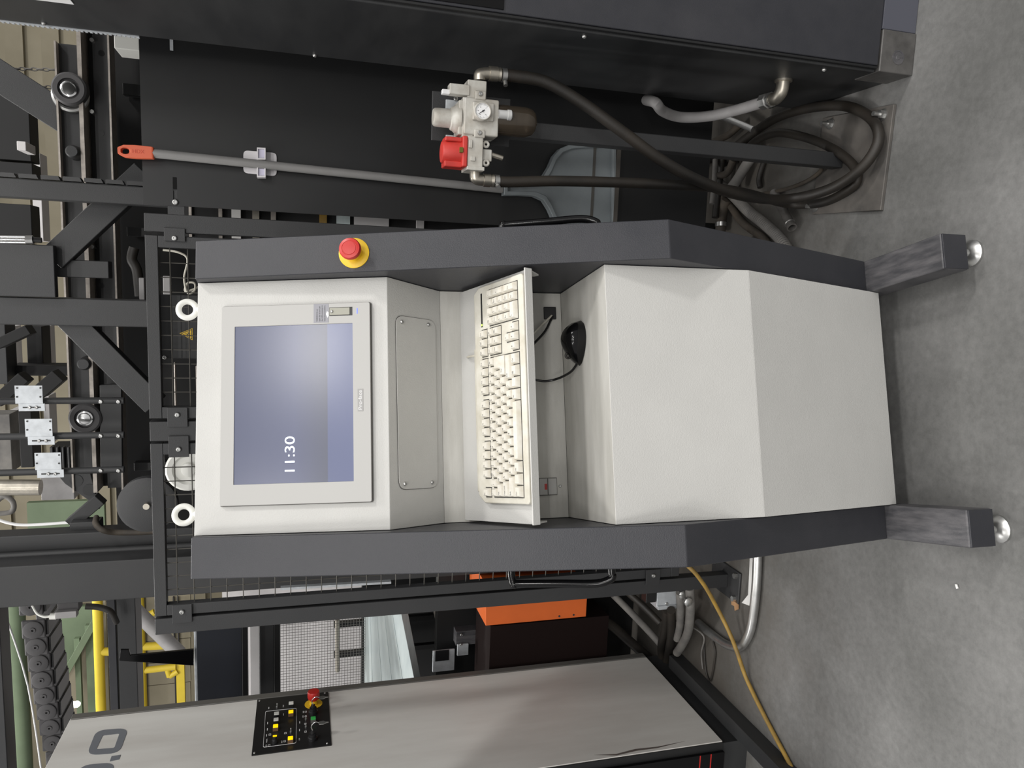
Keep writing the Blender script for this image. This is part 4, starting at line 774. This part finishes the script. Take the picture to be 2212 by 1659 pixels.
for py in (511, 517, 523): MB().cyl(onY(-20, py, 2.6), onY(58, py+1, 2.6), 0.004, 10).build('chrome_rod', M_chrome, cy)
MB().cyl(onY(56, 518, 2.6), onY(72, 518, 2.6), 0.013, 8).build('cylinder_head', M_steel, cy); MB().cyl(onY(72, 518, 2.6), onY(90, 519, 2.6), 0.008, 8).build('rod_nut', M_black, cy)
# girder
GY = 3.0
def xr(px, py, Y): return onY(px, py, Y)
gd = MF
zA, zB, zC, zD = xr(126, 200, GY).z, xr(178, 250, GY).z, xr(187, 250, GY).z, xr(242, 330, GY).z
xR, xL = xr(150, 96, GY).x, xr(150, 1060, GY).x
MB().box(xL, xR, GY, GY+0.04, zB, zA).build('upper_web', M_mach, gd); MB().box(xL, xR, GY-0.03, GY+0.06, zA-0.006, zA).build('flange', M_edge, gd); MB().box(xL, xR+0.4, GY-0.04, GY+0.06, zC, zB).build('flange', M_edge, gd)
MB().box(xL, xR+0.4, GY+0.05, GY+0.07, zD, zC).build('lower_web', M_sheet, gd); MB().box(xL, xR+0.4, GY+0.02, GY+0.05, zD, zD+0.055).build('lower_strip', M_mach, gd); MB().box(xL, xR+0.4, GY-0.02, GY+0.06, zD-0.006, zD).build('flange', M_edge, gd)
for py in (95, 247, 395, 534, 813): q = xr(206, py, GY+0.05); MB().cyl(q, q+Vector((0, -0.05, 0)), 0.007, 10).build('web_bolt', M_steel, gd)
for py in (115, 288, 617): q = xr(219, py, GY+0.02); MB().cyl(q+Vector((0, 0.001, 0)), q+Vector((0, -0.001, 0)), 0.010, 14).build('bolt_hole', M_black, gd)
def roller(px, py, Y, par):
    c = onY(px, py, Y-0.03); c = onY(px, py, Y-0.06); n = (0, -1, 0); b = c+Vector((0, 0.06, 0))
    o = MB().lathe(b, n, [(0.050, 0), (0.054, 0.008), (0.054, 0.05), (0.048, 0.056), (0.034, 0.056), (0.033, 0.045)], 28).build('guide_roller', M_chain, par, label='black guide roller with steel bearing')
    MB().lathe(b, n, [(0.026, 0.04), (0.026, 0.052), (0.022, 0.053), (0.022, 0.048), (0.019, 0.049), (0.018, 0.056), (0.004, 0.057)], 24).build('bearing_hub', M_chrome, o); return o
r1_ = roller(147, 190, GY, gd); r2_ = roller(182, 905, GY, gd)
c = onY(152, 205, GY-0.012); MB().torus(c, (0, 1, 0), 0.050, 0.010, 28, 8).build('grease_ring', M_steel, gd)
for px, py in ((165, 332), (189, 783)):
    c = onY(px, py, GY); MB().lathe(c, (0, -1, 0), [(0.024, 0), (0.022, 0.05), (0.018, 0.055), (0.017, 0.056)], 20).build('stop_peg', M_mach, gd)
MB().prism([xr(*p, GY-0.045) for p in ((215, 832), (262, 830), (264, 1012), (217, 1012))], (0, 0.02, 0)).build('cover_plate', M_mach, gd, 0.002)
gp = MB().prism([xr(*p, GY-0.02) for p in ((120, 1022), (195, 1022), (215, 1100), (208, 1100), (190, 1080), (140, 1045))], (0, 0.02, 0)).build('gusset_plate', M_mach, gd, 0.002)
for px, py in ((165, 1038), (193, 1058)): c = xr(px, py, GY-0.02); MB().cyl(c, c+Vector((0, -0.002, 0)), 0.022, 20).build('gusset_hole', M_sheet, gp)
# dark cavity under the girder: an added black sheet stands in for its shade
MB().box(-1.12, 1.4, 3.2, 3.24, 0.0, zC-0.01).build('cavity_shade_sheet', M_void, MF)
for k, (y0, y1) in enumerate(((180, 205), (490, 510), (675, 695), (1000, 1018))):
    a = onY(280, y0, 3.15); b_ = onY(280, y1, 3.15); MB().box(b_.x, a.x, 3.15, 3.19, 0.2, zD-0.01).build('inner_upright', M_sheet, MF, 0.002)
bar('white_switch_box', M_ltw, 246, 301, 60, 107, 2.55, 0.10, 'white electrical box', None, MF)
# diagonal boom upper right and chains
diag('machine_boom', (-40, 140), (150, 262), 70, 3.06, 0.10, None)
def chain(px0, px1, py, Y, label):
    t = thing('hanging_chain', label, 'chain', onY(px1, py, Y)); a = onY(px0, py, Y); b = onY(px1, py+3, Y); n = int((b-a).length/0.015)
    l0 = MB().torus((0, 0, 0), (1, 0, 0), 0.0075, 0.0026, 10, 6).mesh('link', M_rubg)
    for k in range(n):
        p = a.lerp(b, k/(n-1)); link(l0, 'link', t, Matrix.Translation(p) @ Matrix.Rotation(math.pi/2*(k % 2), 4, 'Z') @ Matrix.Diagonal((1, 0.7, 1.35, 1)))
chain(10, 124, 148, 3.1, 'longer rusty chain hanging above the girder end'); chain(60, 120, 186, 3.1, 'shorter rusty chain hanging above the guide roller')
# tubes with galvanised plates
for k, (py0, p0, fl, lbl) in enumerate(((875, (32, 92, 833, 872), (40, 97, 872, 888), 'nearest the square column'), (949, (54, 113, 905, 943), (60, 118, 943, 961), 'in the middle of the three'), (1024, (75, 132, 978, 1015), (80, 138, 1015, 1032), 'nearest the round pipe column'))):
    TY = 2.82; t = thing('sensor_tube', 'slim black upright tube with galvanised bracket plate, %s' % lbl, 'tube', onY(268, py0-10, TY))
    A = onY(268, py0-10, TY); MB().cyl(A, Vector((A.x, TY, 3.3)), 0.0115, 16).build('tube', M_mach, t)
    for px in (218, 256): screw(t, onY(px, py0-7.5, TY-0.011), (0, -1, 0), 0.0075)
    pl = yb2('bracket_plate', M_galv, p0[0], p0[1], p0[2], p0[3], TY-0.03, 0.004, t, 0.0005)
    for fx in (0.08, 0.92):
        for fy in (0.13, 0.62): c = onY(p0[0]+(p0[1]-p0[0])*fx, p0[2]+(p0[3]-p0[2])*fy, TY-0.0305); MB().cyl(c, c+Vector((0, -0.001, 0)), 0.0030, 10).build('plate_hole', M_black, pl)
    fg = yb2('bracket_flange', M_galv, fl[0], fl[1], fl[2], fl[3], TY-0.032, 0.004, t, 0.0005)
    yb2('slot', M_black, fl[0]+9, fl[1]-9, (fl[2]+fl[3])/2-1.5, (fl[2]+fl[3])/2+1.5, TY-0.0327, 0.001, fg, 0)
    for dx in (0.42, 0.68): screw(fg, onY(fl[0]+(fl[1]-fl[0])*dx, (fl[2]+fl[3])/2, TY-0.0325), (0, -1, 0), 0.0055)
# left columns
column('machine_column', 200, 1214, 1300, 2.70, 0.12, 0, 3.4, 'broad plain grey machine column above the left mesh panel')
column('machine_column', 200, 1150, 1215, 2.82, 0.08, 0, 3.4, 'dark column carrying a round pipe and looped cable')
A = onY(200, 1191, 2.80); MB().cyl((A.x, 2.80, 0.2), (A.x, 2.80, 3.4), 0.012, 16).build('vertical_pipe', M_mach, MF)
hose('looped_cable', 'thick black cable bending out of the girder and down the dark column', P3([(208, 1118, 'Y', 2.86), (207, 1132, 'Y', 2.78), (222, 1145, 'Y', 2.76), (250, 1150, 'Y', 2.78), (300, 1150, 'Y', 2.78), (345, 1147, 'Y', 2.78)]), 0.010, M_rubd, cat='cable')
diag('machine_foot_brace', (150, 1135), (215, 1080), 26, 2.9, 0.05, None)
bar('support_block', M_mach, 150, 215, 1128, 1152, 2.86, 0.06, None, None, MF)
# hazard plate and things just behind the meshes
HY = 2.275
hp = thing('hazard_plate', 'black plate behind the mesh with a yellow shock triangle', 'plate', onY(430, 710, HY))
yb2('plate', M_sheet, 346, 640, 640, 776, HY, 0.006, hp, 0.002); MB().box(-0.17, -0.11, HY+0.006, 2.735, 1.2, 1.26).build('standoff', M_sheet, hp)
tr_ = [onY(*p, HY-0.001) for p in ((388, 720), (416, 709), (416, 735))]; cc = sum(tr_, Vector())/3
tri = MB().prism(tr_, (0, -0.001, 0)).build('shock_triangle', M_yel, hp, label='yellow high voltage triangle')
MB().ringprism([cc+(p-cc)*0.86-Vector((0, .001, 0)) for p in tr_], [cc+(p-cc)*0.72-Vector((0, .001, 0)) for p in tr_], (0, -0.0006, 0)).build('triangle_border', M_ink, tri)
bt = [onY(*p, HY-0.002) for p in ((400, 720), (407, 725), (406, 721), (413, 722), (405, 717.5), (406.5, 721))]
MB().prism(bt, (0, -0.0006, 0)).build('lightning_bolt', M_ink, tri); screw(hp, onY(356, 772, HY), (0, -1, 0), 0.006)
MB().tube(P3([(352, 540, 'Y', 2.40), (385, 545, 'Y', 2.40), (405, 560, 'Y', 2.40), (398, 600, 'Y', 2.40), (405, 632, 'Y', 2.40), (420, 628, 'Y', 2.40), (420, 612, 'Y', 2.40), (405, 612, 'Y', 2.41), (402, 630, 'Y', 2.41), (440, 615, 'Y', 2.41)]), 0.003, 8, 8).build('wire_coil', M_kbd, MF, label='pale coiled wire')
hose('hose_stub', 'thick grey hose with a pale sleeve behind the mesh', P3([(290, 535, 'Y', 2.75), (285, 560, 'Y', 2.75), (296, 585, 'Y', 2.75), (302, 640, 'Y', 2.75)]), 0.016, M_rub)
bar('hose_sleeve', M_cond, 300, 312, 600, 648, 2.70, 0.03, None, None, MF)
bar('hose_sleeve', M_cond, 352, 368, 596, 646, 2.5, 0.03, None, None, MF)
for px, y0, y1, lbl in ((374, 545, 640, 'left'), (378, 780, 872, 'r'), (424, 780, 872, 'x')):
    pass
for a0 in ((376, 783, 880), (423, 790, 880)):
    bar('inner_frame_strip', M_edge, a0[0], a0[0]+4, a0[1], a0[2], 2.5, 0.02, None, None, MF)
spc = onY(408, 1012, 2.45)
MB().cyl(spc, spc+Vector((0, 0.35, 0)), 0.012, 12).build('spool_shaft', M_steel, MF)
spo = MB().lathe(spc, (0, -1, 0), [(0.030, 0), (0.060, 0.0), (0.066, 0.004), (0.066, 0.018), (0.060, 0.022), (0.046, 0.020), (0.040, 0.012), (0.022, 0.010), (0.020, 0.022), (0.012, 0.024)], 32).build('white_spool', M_ltw, None, label='white plastic spool wheel behind the left mesh', cat='wheel')
rb = thing('flywheel', 'dark round flywheel half hidden behind the fence top', 'wheel', onY(330, 1075, 2.6))
c = onY(322, 1085, 2.6); MB().cyl(c, c+Vector((0, 0.2, 0)), 0.015, 12).build('axle', M_steel, rb); MB().lathe(c, (0, -1, 0), [(0.09, 0), (0.09, 0.03), (0.08, 0.034), (0.02, 0.034)], 32).build('wheel_disc', M_mach, rb); MB().cyl(c+Vector((0, -0.034, 0)), c+Vector((0, -0.05, 0)), 0.010, 14).build('wheel_hub', M_nick, rb)
# inner pieces seen through the narrow gaps and the left mesh
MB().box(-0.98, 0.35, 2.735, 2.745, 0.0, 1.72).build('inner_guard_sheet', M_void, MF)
for (x0, x1, py, m, lb) in ((606, 845, 1270, M_galv, 'bright rail strip seen through the lower left mesh'), (995, 1130, 1232, M_org, 'orange rail strip seen through the lower left mesh')):
    A = onY(x0, py+5, 2.6); B = onY(x1, py-9, 2.6); MB().prism([A, B, B+Vector((0.008, 0, 0)), A+Vector((0.008, 0, 0))], (0, 0.02, 0)).build('rail_strip', m, MF)
CR = thing('cable_rack', 'rack of cables and bright fittings seen in the gap beside the sheet panel', 'rack', (0.16, 2.45, 0))
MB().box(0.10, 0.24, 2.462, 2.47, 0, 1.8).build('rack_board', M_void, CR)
for k, (x0, x1, m) in enumerate(((408, 414, M_edge), (472, 480, M_edge), (500, 520, M_wpaper), (545, 560, M_nick), (585, 596, M_edge), (690, 706, M_cable_y), (727, 756, M_ice), (765, 840, M_far), (900, 916, M_far))):
    a = onY(x0, 478, 2.45); b_ = onY(x1, 478, 2.45); MB().box(a.x-0.05, a.x+0.05, 2.45, 2.46, b_.z, a.z).build('fitting', m, CR)
# ------------------------------------------------------------------ left opening between post and white cabinet
bar('slate_board', mat('slate_panel_blue', (0.020, 0.023, 0.032), 0.4, var=0.3, vscale=3), 425, 523, 1330, 1560, 3.1, 0.05, None, None, MF)
bar('slate_edge', M_black, 523, 535, 1330, 1560, 3.08, 0.05, None, None, MF)
bar('pale_strip', M_far, 540, 561, 1330, 1560, 3.6, 0.05, None, None, MF)
bar('dark_beam', M_mach, 561, 592, 1330, 1560, 3.2, 0.10, None, None, MF); bar('dark_beam_edge', M_sheet, 592, 605, 1330, 1560, 3.18, 0.10, None, None, MF)
MB().box(-4.2, -1.2, 5.6, 5.65, 0.0, 2.0).build('partition_board', M_far, None, label='pale board behind the fine mesh opening', cat='board')
fm = thing('fine_mesh_screen', 'fine square wire screen in front of the pale board', 'screen', onY(790, 1400, 3.6))
m0, m1 = onY(605, 1310, 3.6), onY(787, 1500, 3.6)
mw = MB().cyl((0, 0, m1.z), (0, 0, m0.z), 0.0011, 5).mesh('wire', M_rubg); mh = MB().cyl((m1.x, 0, 0), (m0.x, 0, 0), 0.0011, 5).mesh('wire', M_rubg)
k = m1.x
while k < m0.x: link(mw, 'wire', fm, Matrix.Translation((k, 3.6, 0))); k += 0.0140
k = m1.z
while k < m0.z: link(mh, 'wire', fm, Matrix.Translation((0, 3.6, k))); k += 0.0140
ht = thing('stand_bar', 'silver horizontal bar on two dark uprights behind the fine screen', 'bar', onY(780, 1390, 3.75))
MB().cyl(onY(729, 1338, 3.75), onY(729, 1450, 3.75), 0.012, 14).build('silver_bar', M_nick, ht)
for py in (1352, 1417): a = onY(722, py-5, 3.78); b_ = onY(722, py+5, 3.78); MB().box(b_.x, a.x, 3.78, 3.81, 0, a.z).build('upright', M_black, ht)
MB().box(-4.0, -1.3, 3.9, 3.95, 0.0, onY(784, 1400, 3.9).z+0.008).build('barrier_board', M_sheet, None, label='dark low barrier behind the pale sheet stack', cat='board')
ss = thing('sheet_stack', 'stack of pale translucent sheets lying on the machine bed', 'stack', onY(890, 1400, 3.3))
zs = onY(786, 1390, 3.75).z; ze = onY(880, 1390, 3.1).z
A = [onY(*p, Yv) for p, Yv in (((786, 1300), 3.7), ((786, 1500), 3.7), ((902, 1500), 2.95), ((862, 1300), 2.95))]
for k in range(5):
    f_, g_ = k/5, (k+1)/5-0.006
    MB().prism([A[0].lerp(A[3], f_), A[1].lerp(A[2], f_), A[1].lerp(A[2], g_), A[0].lerp(A[3], g_)], Vector((0, 0.02, -0.03))).build('sheet', M_ice, ss, 0.002)
# conveyor under the stack
cv = thing('conveyor_frame', 'black conveyor frame with bolt heads beside the orange beam', 'conveyor', onY(1080, 1400, 2.8))
diag('frame_rail', (945, 1305), (972, 1420), 20, 3.0, 0.06, None, M_edge, cv); diag('frame_rail', (985, 1305), (1000, 1420), 46, 3.05, 0.05, None, mat('rusty_rail', (0.05, 0.038, 0.032), 0.6, var=0.5, vscale=8, col2=(0.09, 0.05, 0.035)), cv)
yb2('clamp_block', M_darkworn, 985, 1050, 1362, 1392, 2.9, 0.08, cv); yb2('end_plate', M_galv, 988, 1012, 1392, 1416, 2.88, 0.01, cv); yb2('box_end', M_galv, 935, 982, 1405, 1450, 2.86, 0.01, cv); yb2('box_mouth', M_black, 940, 970, 1405, 1428, 2.855, 0.004, cv)
for px, py in ((997, 1371), (996, 1392)): screw(cv, onY(px, py, 2.88), (0, -1, 0), 0.006)
ob = onY(1049, 1353, 2.62); ob2 = onY(1265, 1338, 2.62)
on = MB(); A = [onY(1049, 1352, 2.62), onY(1266, 1332, 2.62), onY(1270, 1262, 2.62), onY(1049, 1262, 2.62)]
obm = thing('orange_beam', 'bright orange machine beam behind the guard post', 'beam', onY(1266, 1300, 2.62))
MB().prism(A, (0, 0.28, 0)).build('beam_body', M_org, obm, 0.002)
for px, py in ((1208, 1331), (1239, 1328)): c = onY(px, py, 2.62); MB().cyl(c, c+Vector((0, -0.002, 0)), 0.004, 10).build('rivet_hole', M_ink, obm)
MB().box(onY(1150, 1372, 2.66).x-0.35, onY(1150, 1345, 2.66).x, 2.66, 2.9, 0.25, onY(1060, 1350, 2.66).z).build('maroon_beam', mat('maroon_paint', (0.008, 0.003, 0.0025), 0.8, spec=0.2), None, label='dark maroon beam under the orange one', cat='beam')
hose('drum_hose', 'fat dark hose arching over the floor near the orange beam', P3([(1255, 1430, 'Y', 2.75), (1250, 1380, 'Y', 2.72), (1262, 1345, 'Y', 2.70), (1290, 1338, 'Y', 2.68), (1320, 1350, 'Y', 2.70), (1360, 1385, 'Y', 2.70), (1400, 1420, 'Y', 2.70)]), 0.020, M_rub)
MB().box(-2.4, -0.95, 2.95, 3.0, 0.0, 0.9).build('bed_skirt', M_sheet, None, label='black skirt sheet of the machine bed behind the orange beam', cat='panel')
# ------------------------------------------------------------------ upper left: energy chain, rails, steelwork
ec = thing('energy_chain', 'black plastic cable energy chain with round link discs', 'cable chain', onY(160, 1400, 3.0))
EP = [(66, 1310), (72, 1360), (78, 1397), (84, 1432), (90, 1468), (96, 1503), (102, 1537), (108, 1571), (114, 1605), (121, 1640), (128, 1676)]
for k, (px, py) in enumerate(EP):
    Yk = 3.0+0.035*k; c = onY(px, py, Yk)
    lk = MB().box(-0.036, 0.036, 0, 0.012, -0.040, 0.040, lambda a, b, d: c+Vector((a, b, d))).build('chain_link', M_chain, ec, 0.006)
    MB().lathe(c, (0, -1, 0), [(0.034, 0), (0.034, 0.006), (0.030, 0.008), (0.011, 0.008), (0.010, 0.011), (0.004, 0.011), (0.0035, 0.004)], 26).build('link_disc', M_chain, lk)
    MB().box(-0.030, 0.030, 0.012, 0.16, -0.046, -0.036, lambda a, b, d: c+Vector((a, b, d))).build('cross_bar', M_black, lk, 0.002)
    MB().box(-0.036, 0.036, 0.16, 0.172, -0.040, 0.040, lambda a, b, d: c+Vector((a, b, d))).build('rear_plate', M_chain, lk, 0.004)
A = onY(48, 1300, 3.3); MB().tube([onY(8, 1318, 3.4), onY(60, 1480, 3.5), onY(90, 1670, 3.6)], 0.004, 8, 4).build('light_tube', M_whitep, None, label='thin white tube above the energy chain', cat='tube')
bar('upper_dark_beam', M_mach, -30, 8, 1318, 1700, 3.2, 0.1, 'dark overhead beam above the green pipe', 'beam')
hose('green_pipe', 'green painted roof pipe above the energy chain', P3([(35, 1300, 'Y', 5.5), (38, 1400, 'Y', 5.6), (48, 1560, 'Y', 5.7), (55, 1690, 'Y', 5.8)]), 0.055, M_gwall, cat='pipe')
lsw = thing('limit_switch', 'grey connector plug with pale cable under the broad grey column', 'connector', onY(150, 1328, 2.75))
yb2('plug_body', M_cond, 118, 165, 1322, 1336, 2.72, 0.03, lsw); MB().cyl(onY(108, 1331, 2.74), onY(122, 1331, 2.74), 0.011, 14).build('plug_nut', M_ltw, lsw)
MB().tube(P3([(70, 1308, 'Y', 2.76), (80, 1325, 'Y', 2.75), (95, 1332, 'Y', 2.74), (110, 1331, 'Y', 2.74)]), 0.004, 8, 5).build('plug_cable', M_ltw, lsw)
yb2('plug_housing', M_chain, 124, 170, 1300, 1322, 2.74, 0.05, lsw)
# machine arm with black V plate
bar('machine_arm', M_dark, 237, 255, 1290, 1700, 3.3, 0.05, None, None, MF); bar('machine_arm', M_mach, 258, 298, 1290, 1700, 3.28, 0.12, None, None, MF)
hose('arm_cable', 'black cable bending onto the machine arm', P3([(185, 1310, 'Y', 3.2), (215, 1312, 'Y', 3.2), (240, 1322, 'Y', 3.2), (252, 1345, 'Y', 3.22)]), 0.012, M_rub, cat='cable')
vp = MB().prism([onY(*p, 3.1) for p in ((257, 1428), (260, 1404), (278, 1404), (282, 1416), (418, 1403), (418, 1438))], (0, 0.012, 0)).build('v_plate', M_gloss, None, 0.002, label='black pointed plate bolted under the machine arm', cat='plate')
bar('slate_edge_rail', M_galv, 420, 428, 1330, 1560, 3.12, 0.04, None, None, MF)
# yellow railing and louvres far behind
RYY = 7.0
rl = thing('yellow_railing', 'yellow painted safety railing far behind the machine', 'railing', onY(400, 1420, RYY))
for (p, q, r) in (((210, 1290), (224, 1700), 0.042), ((300, 1280), (313, 1700), 0.042), ((216, 1407), (246, 1408), 0.036), ((305, 1397), (356, 1394), 0.036), ((306, 1336), (334, 1322), 0.03), ((312, 1448), (380, 1440), 0.03), ((360, 1440), (366, 1461), 0.025), ((366, 1461), (384, 1450), 0.025)):
    MB().cyl(onY(*p, RYY), onY(*q, RYY), r, 14).build('rail_pipe', M_ypaint, rl)
yb2('toe_board', M_ypaint, 383, 401, 1432, 1700, RYY, 0.05, rl)
MB().cyl(onY(292, 1318, 5.2), onY(388, 1412, 5.2), 0.048, 16).build('handrail_pipe', M_cond, rl, label='grey diagonal pipe')
lv = thing('louvre_wall', 'beige upright boards behind the yellow railing', 'boards', onY(420, 1440, 8.2))
for k in range(9): yb2('board', M_beige, 236, 412, 1290+48*k, 1337+48*k, 8.2, 0.04, lv, 0.004)
for k, px in enumerate((306, 316, 378, 387)):
    yb2('dark_trim', M_ink, px, px+2.2, 1290, 1720, 8.17, 0.03, lv, 0)
gw = thing('green_steelwork', 'sloping green steel truss and posts of the hall wall', 'truss', onY(200, 1450, 7.6))
diag('truss_chord', (105, 1520), (212, 1330), 13, 7.6, 0.1, None, M_gwall, gw)
MB().prism([onY(*p, 7.9) for p in ((112, 1310), (205, 1310), (205, 1335), (130, 1470))], (0, 0.05, 0)).build('green_gusset', M_gwall, gw)
for (y0, x0, x1) in ((1432, 135, 147), (1432, 166, 178), (1432, 190, 207)): yb2('green_batten', M_gwall, x0, x1, 1330+(207-x0)*1.2, 1700, 7.7, 0.05, gw)
yb2('beige_infill', M_beige, 120, 236, 1300, 1720, 8.0, 0.04, gw)
LB = mat('lamp_glow', (1.0, 0.98, 0.85), 0.5, emit=6.0)
q = onY(168, 1521, 7.4); MB().lathe(q+Vector((0, 0, 0.10)), (0, 0, -1), [(0.01, 0.0), (0.028, 0.02), (0.030, 0.10), (0.015, 0.12)], 18).build('wall_lamp', LB, None, label='small glowing wall lamp above the white cabinet corner', cat='lamp')
# hall side seen past the dark column, and mid-distance frames
MB().box(onY(100, 1165, 6.0).x-0.3, onY(100, 1085, 6.0).x, 6.0, 6.05, onY(160, 1100, 6.0).z-0.2, onY(92, 1100, 6.0).z+0.1).build('green_wall_panel', M_gwall, None, label='pale green hall wall panel beyond the girder end', cat='panel')
bar('grey_motor_box', M_cond, 88, 160, 1030, 1080, 3.8, 0.2, None, None, RM)
MB().cyl(onY(-20, 1053, 3.7), onY(88, 1053, 3.7), 0.035, 20).build('hydraulic_cylinder', M_nick, RM)
hose('wire_bundle', 'blue and grey wire bundle hanging near the hydraulic cylinder', P3([(-10, 1085, 'Y', 3.9), (10, 1072, 'Y', 3.9), (28, 1085, 'Y', 3.9), (25, 1105, 'Y', 3.9), (-10, 1110, 'Y', 3.9)]), 0.012, M_rubg, cat='wires')
hose('white_cable', 'thin white cable drooping in front of the green wall panel', P3([(-10, 1120, 'Y', 4.5), (20, 1130, 'Y', 4.5), (60, 1134, 'Y', 4.5), (155, 1128, 'Y', 4.5)]), 0.008, M_whitep, cat='cable')
for (x0, x1, y0, y1, Y, m, nm) in (
    (-20, 64, 205, 345, 3.9, M_void, 'housing'), (-20, 70, 350, 392, 3.9, M_void, 'housing'), (-20, 68, 440, 510, 3.9, M_void, 'housing'),
    (70, 90, 330, 520, 4.6, M_far, 'pale_rail'), (58, 92, 705, 800, 3.8, M_void, 'frame_rail'), (92, 104, 705, 800, 4.2, M_far, 'pale_rail'),
    (-20, 14, 700, 830, 3.6, M_mach, 'corner_frame'), (14, 30, 705, 790, 4.4, M_far, 'pale_rail'), (36, 56, 305, 325, 3.6, M_far, 'terminal_box'),
    (20, 160, 790, 812, 3.7, M_void, 'cross_rail'), (25, 42, 885, 1000, 4.2, M_far, 'pale_rail'), (42, 70, 890, 1010, 3.9, M_void, 'frame_rail'),
    (-20, 24, 895, 1020, 4.0, M_rubg, 'tank'), (95, 108, 855, 960, 4.3, M_far, 'pale_rail')):
    bar(nm, m, x0, x1, y0, y1, Y, 0.12, None, None, RM)
co = bar('cooler', M_void, 108, 172, 965, 1020, 3.5, 0.12, None, None, RM)
for k in range(5): bar('slat', M_mach, 110+12*k, 115+12*k, 966, 1020, 3.46, 0.03, None, None, co)
for p_, q_, w_ in (((-10, 745), (60, 712), 22), ((-10, 870), (50, 815), 26), ((80, 850), (125, 812), 30)): diag('sloping_arm', p_, q_, w_, 3.5, 0.08, None, M_void, RM)
for py in (675, 1258): a = onY(100, py, 4.0); MB().box(a.x-0.03, a.x+0.03, 4.0, 4.12, 0, 3.4).build('rear_column', M_void, RM)
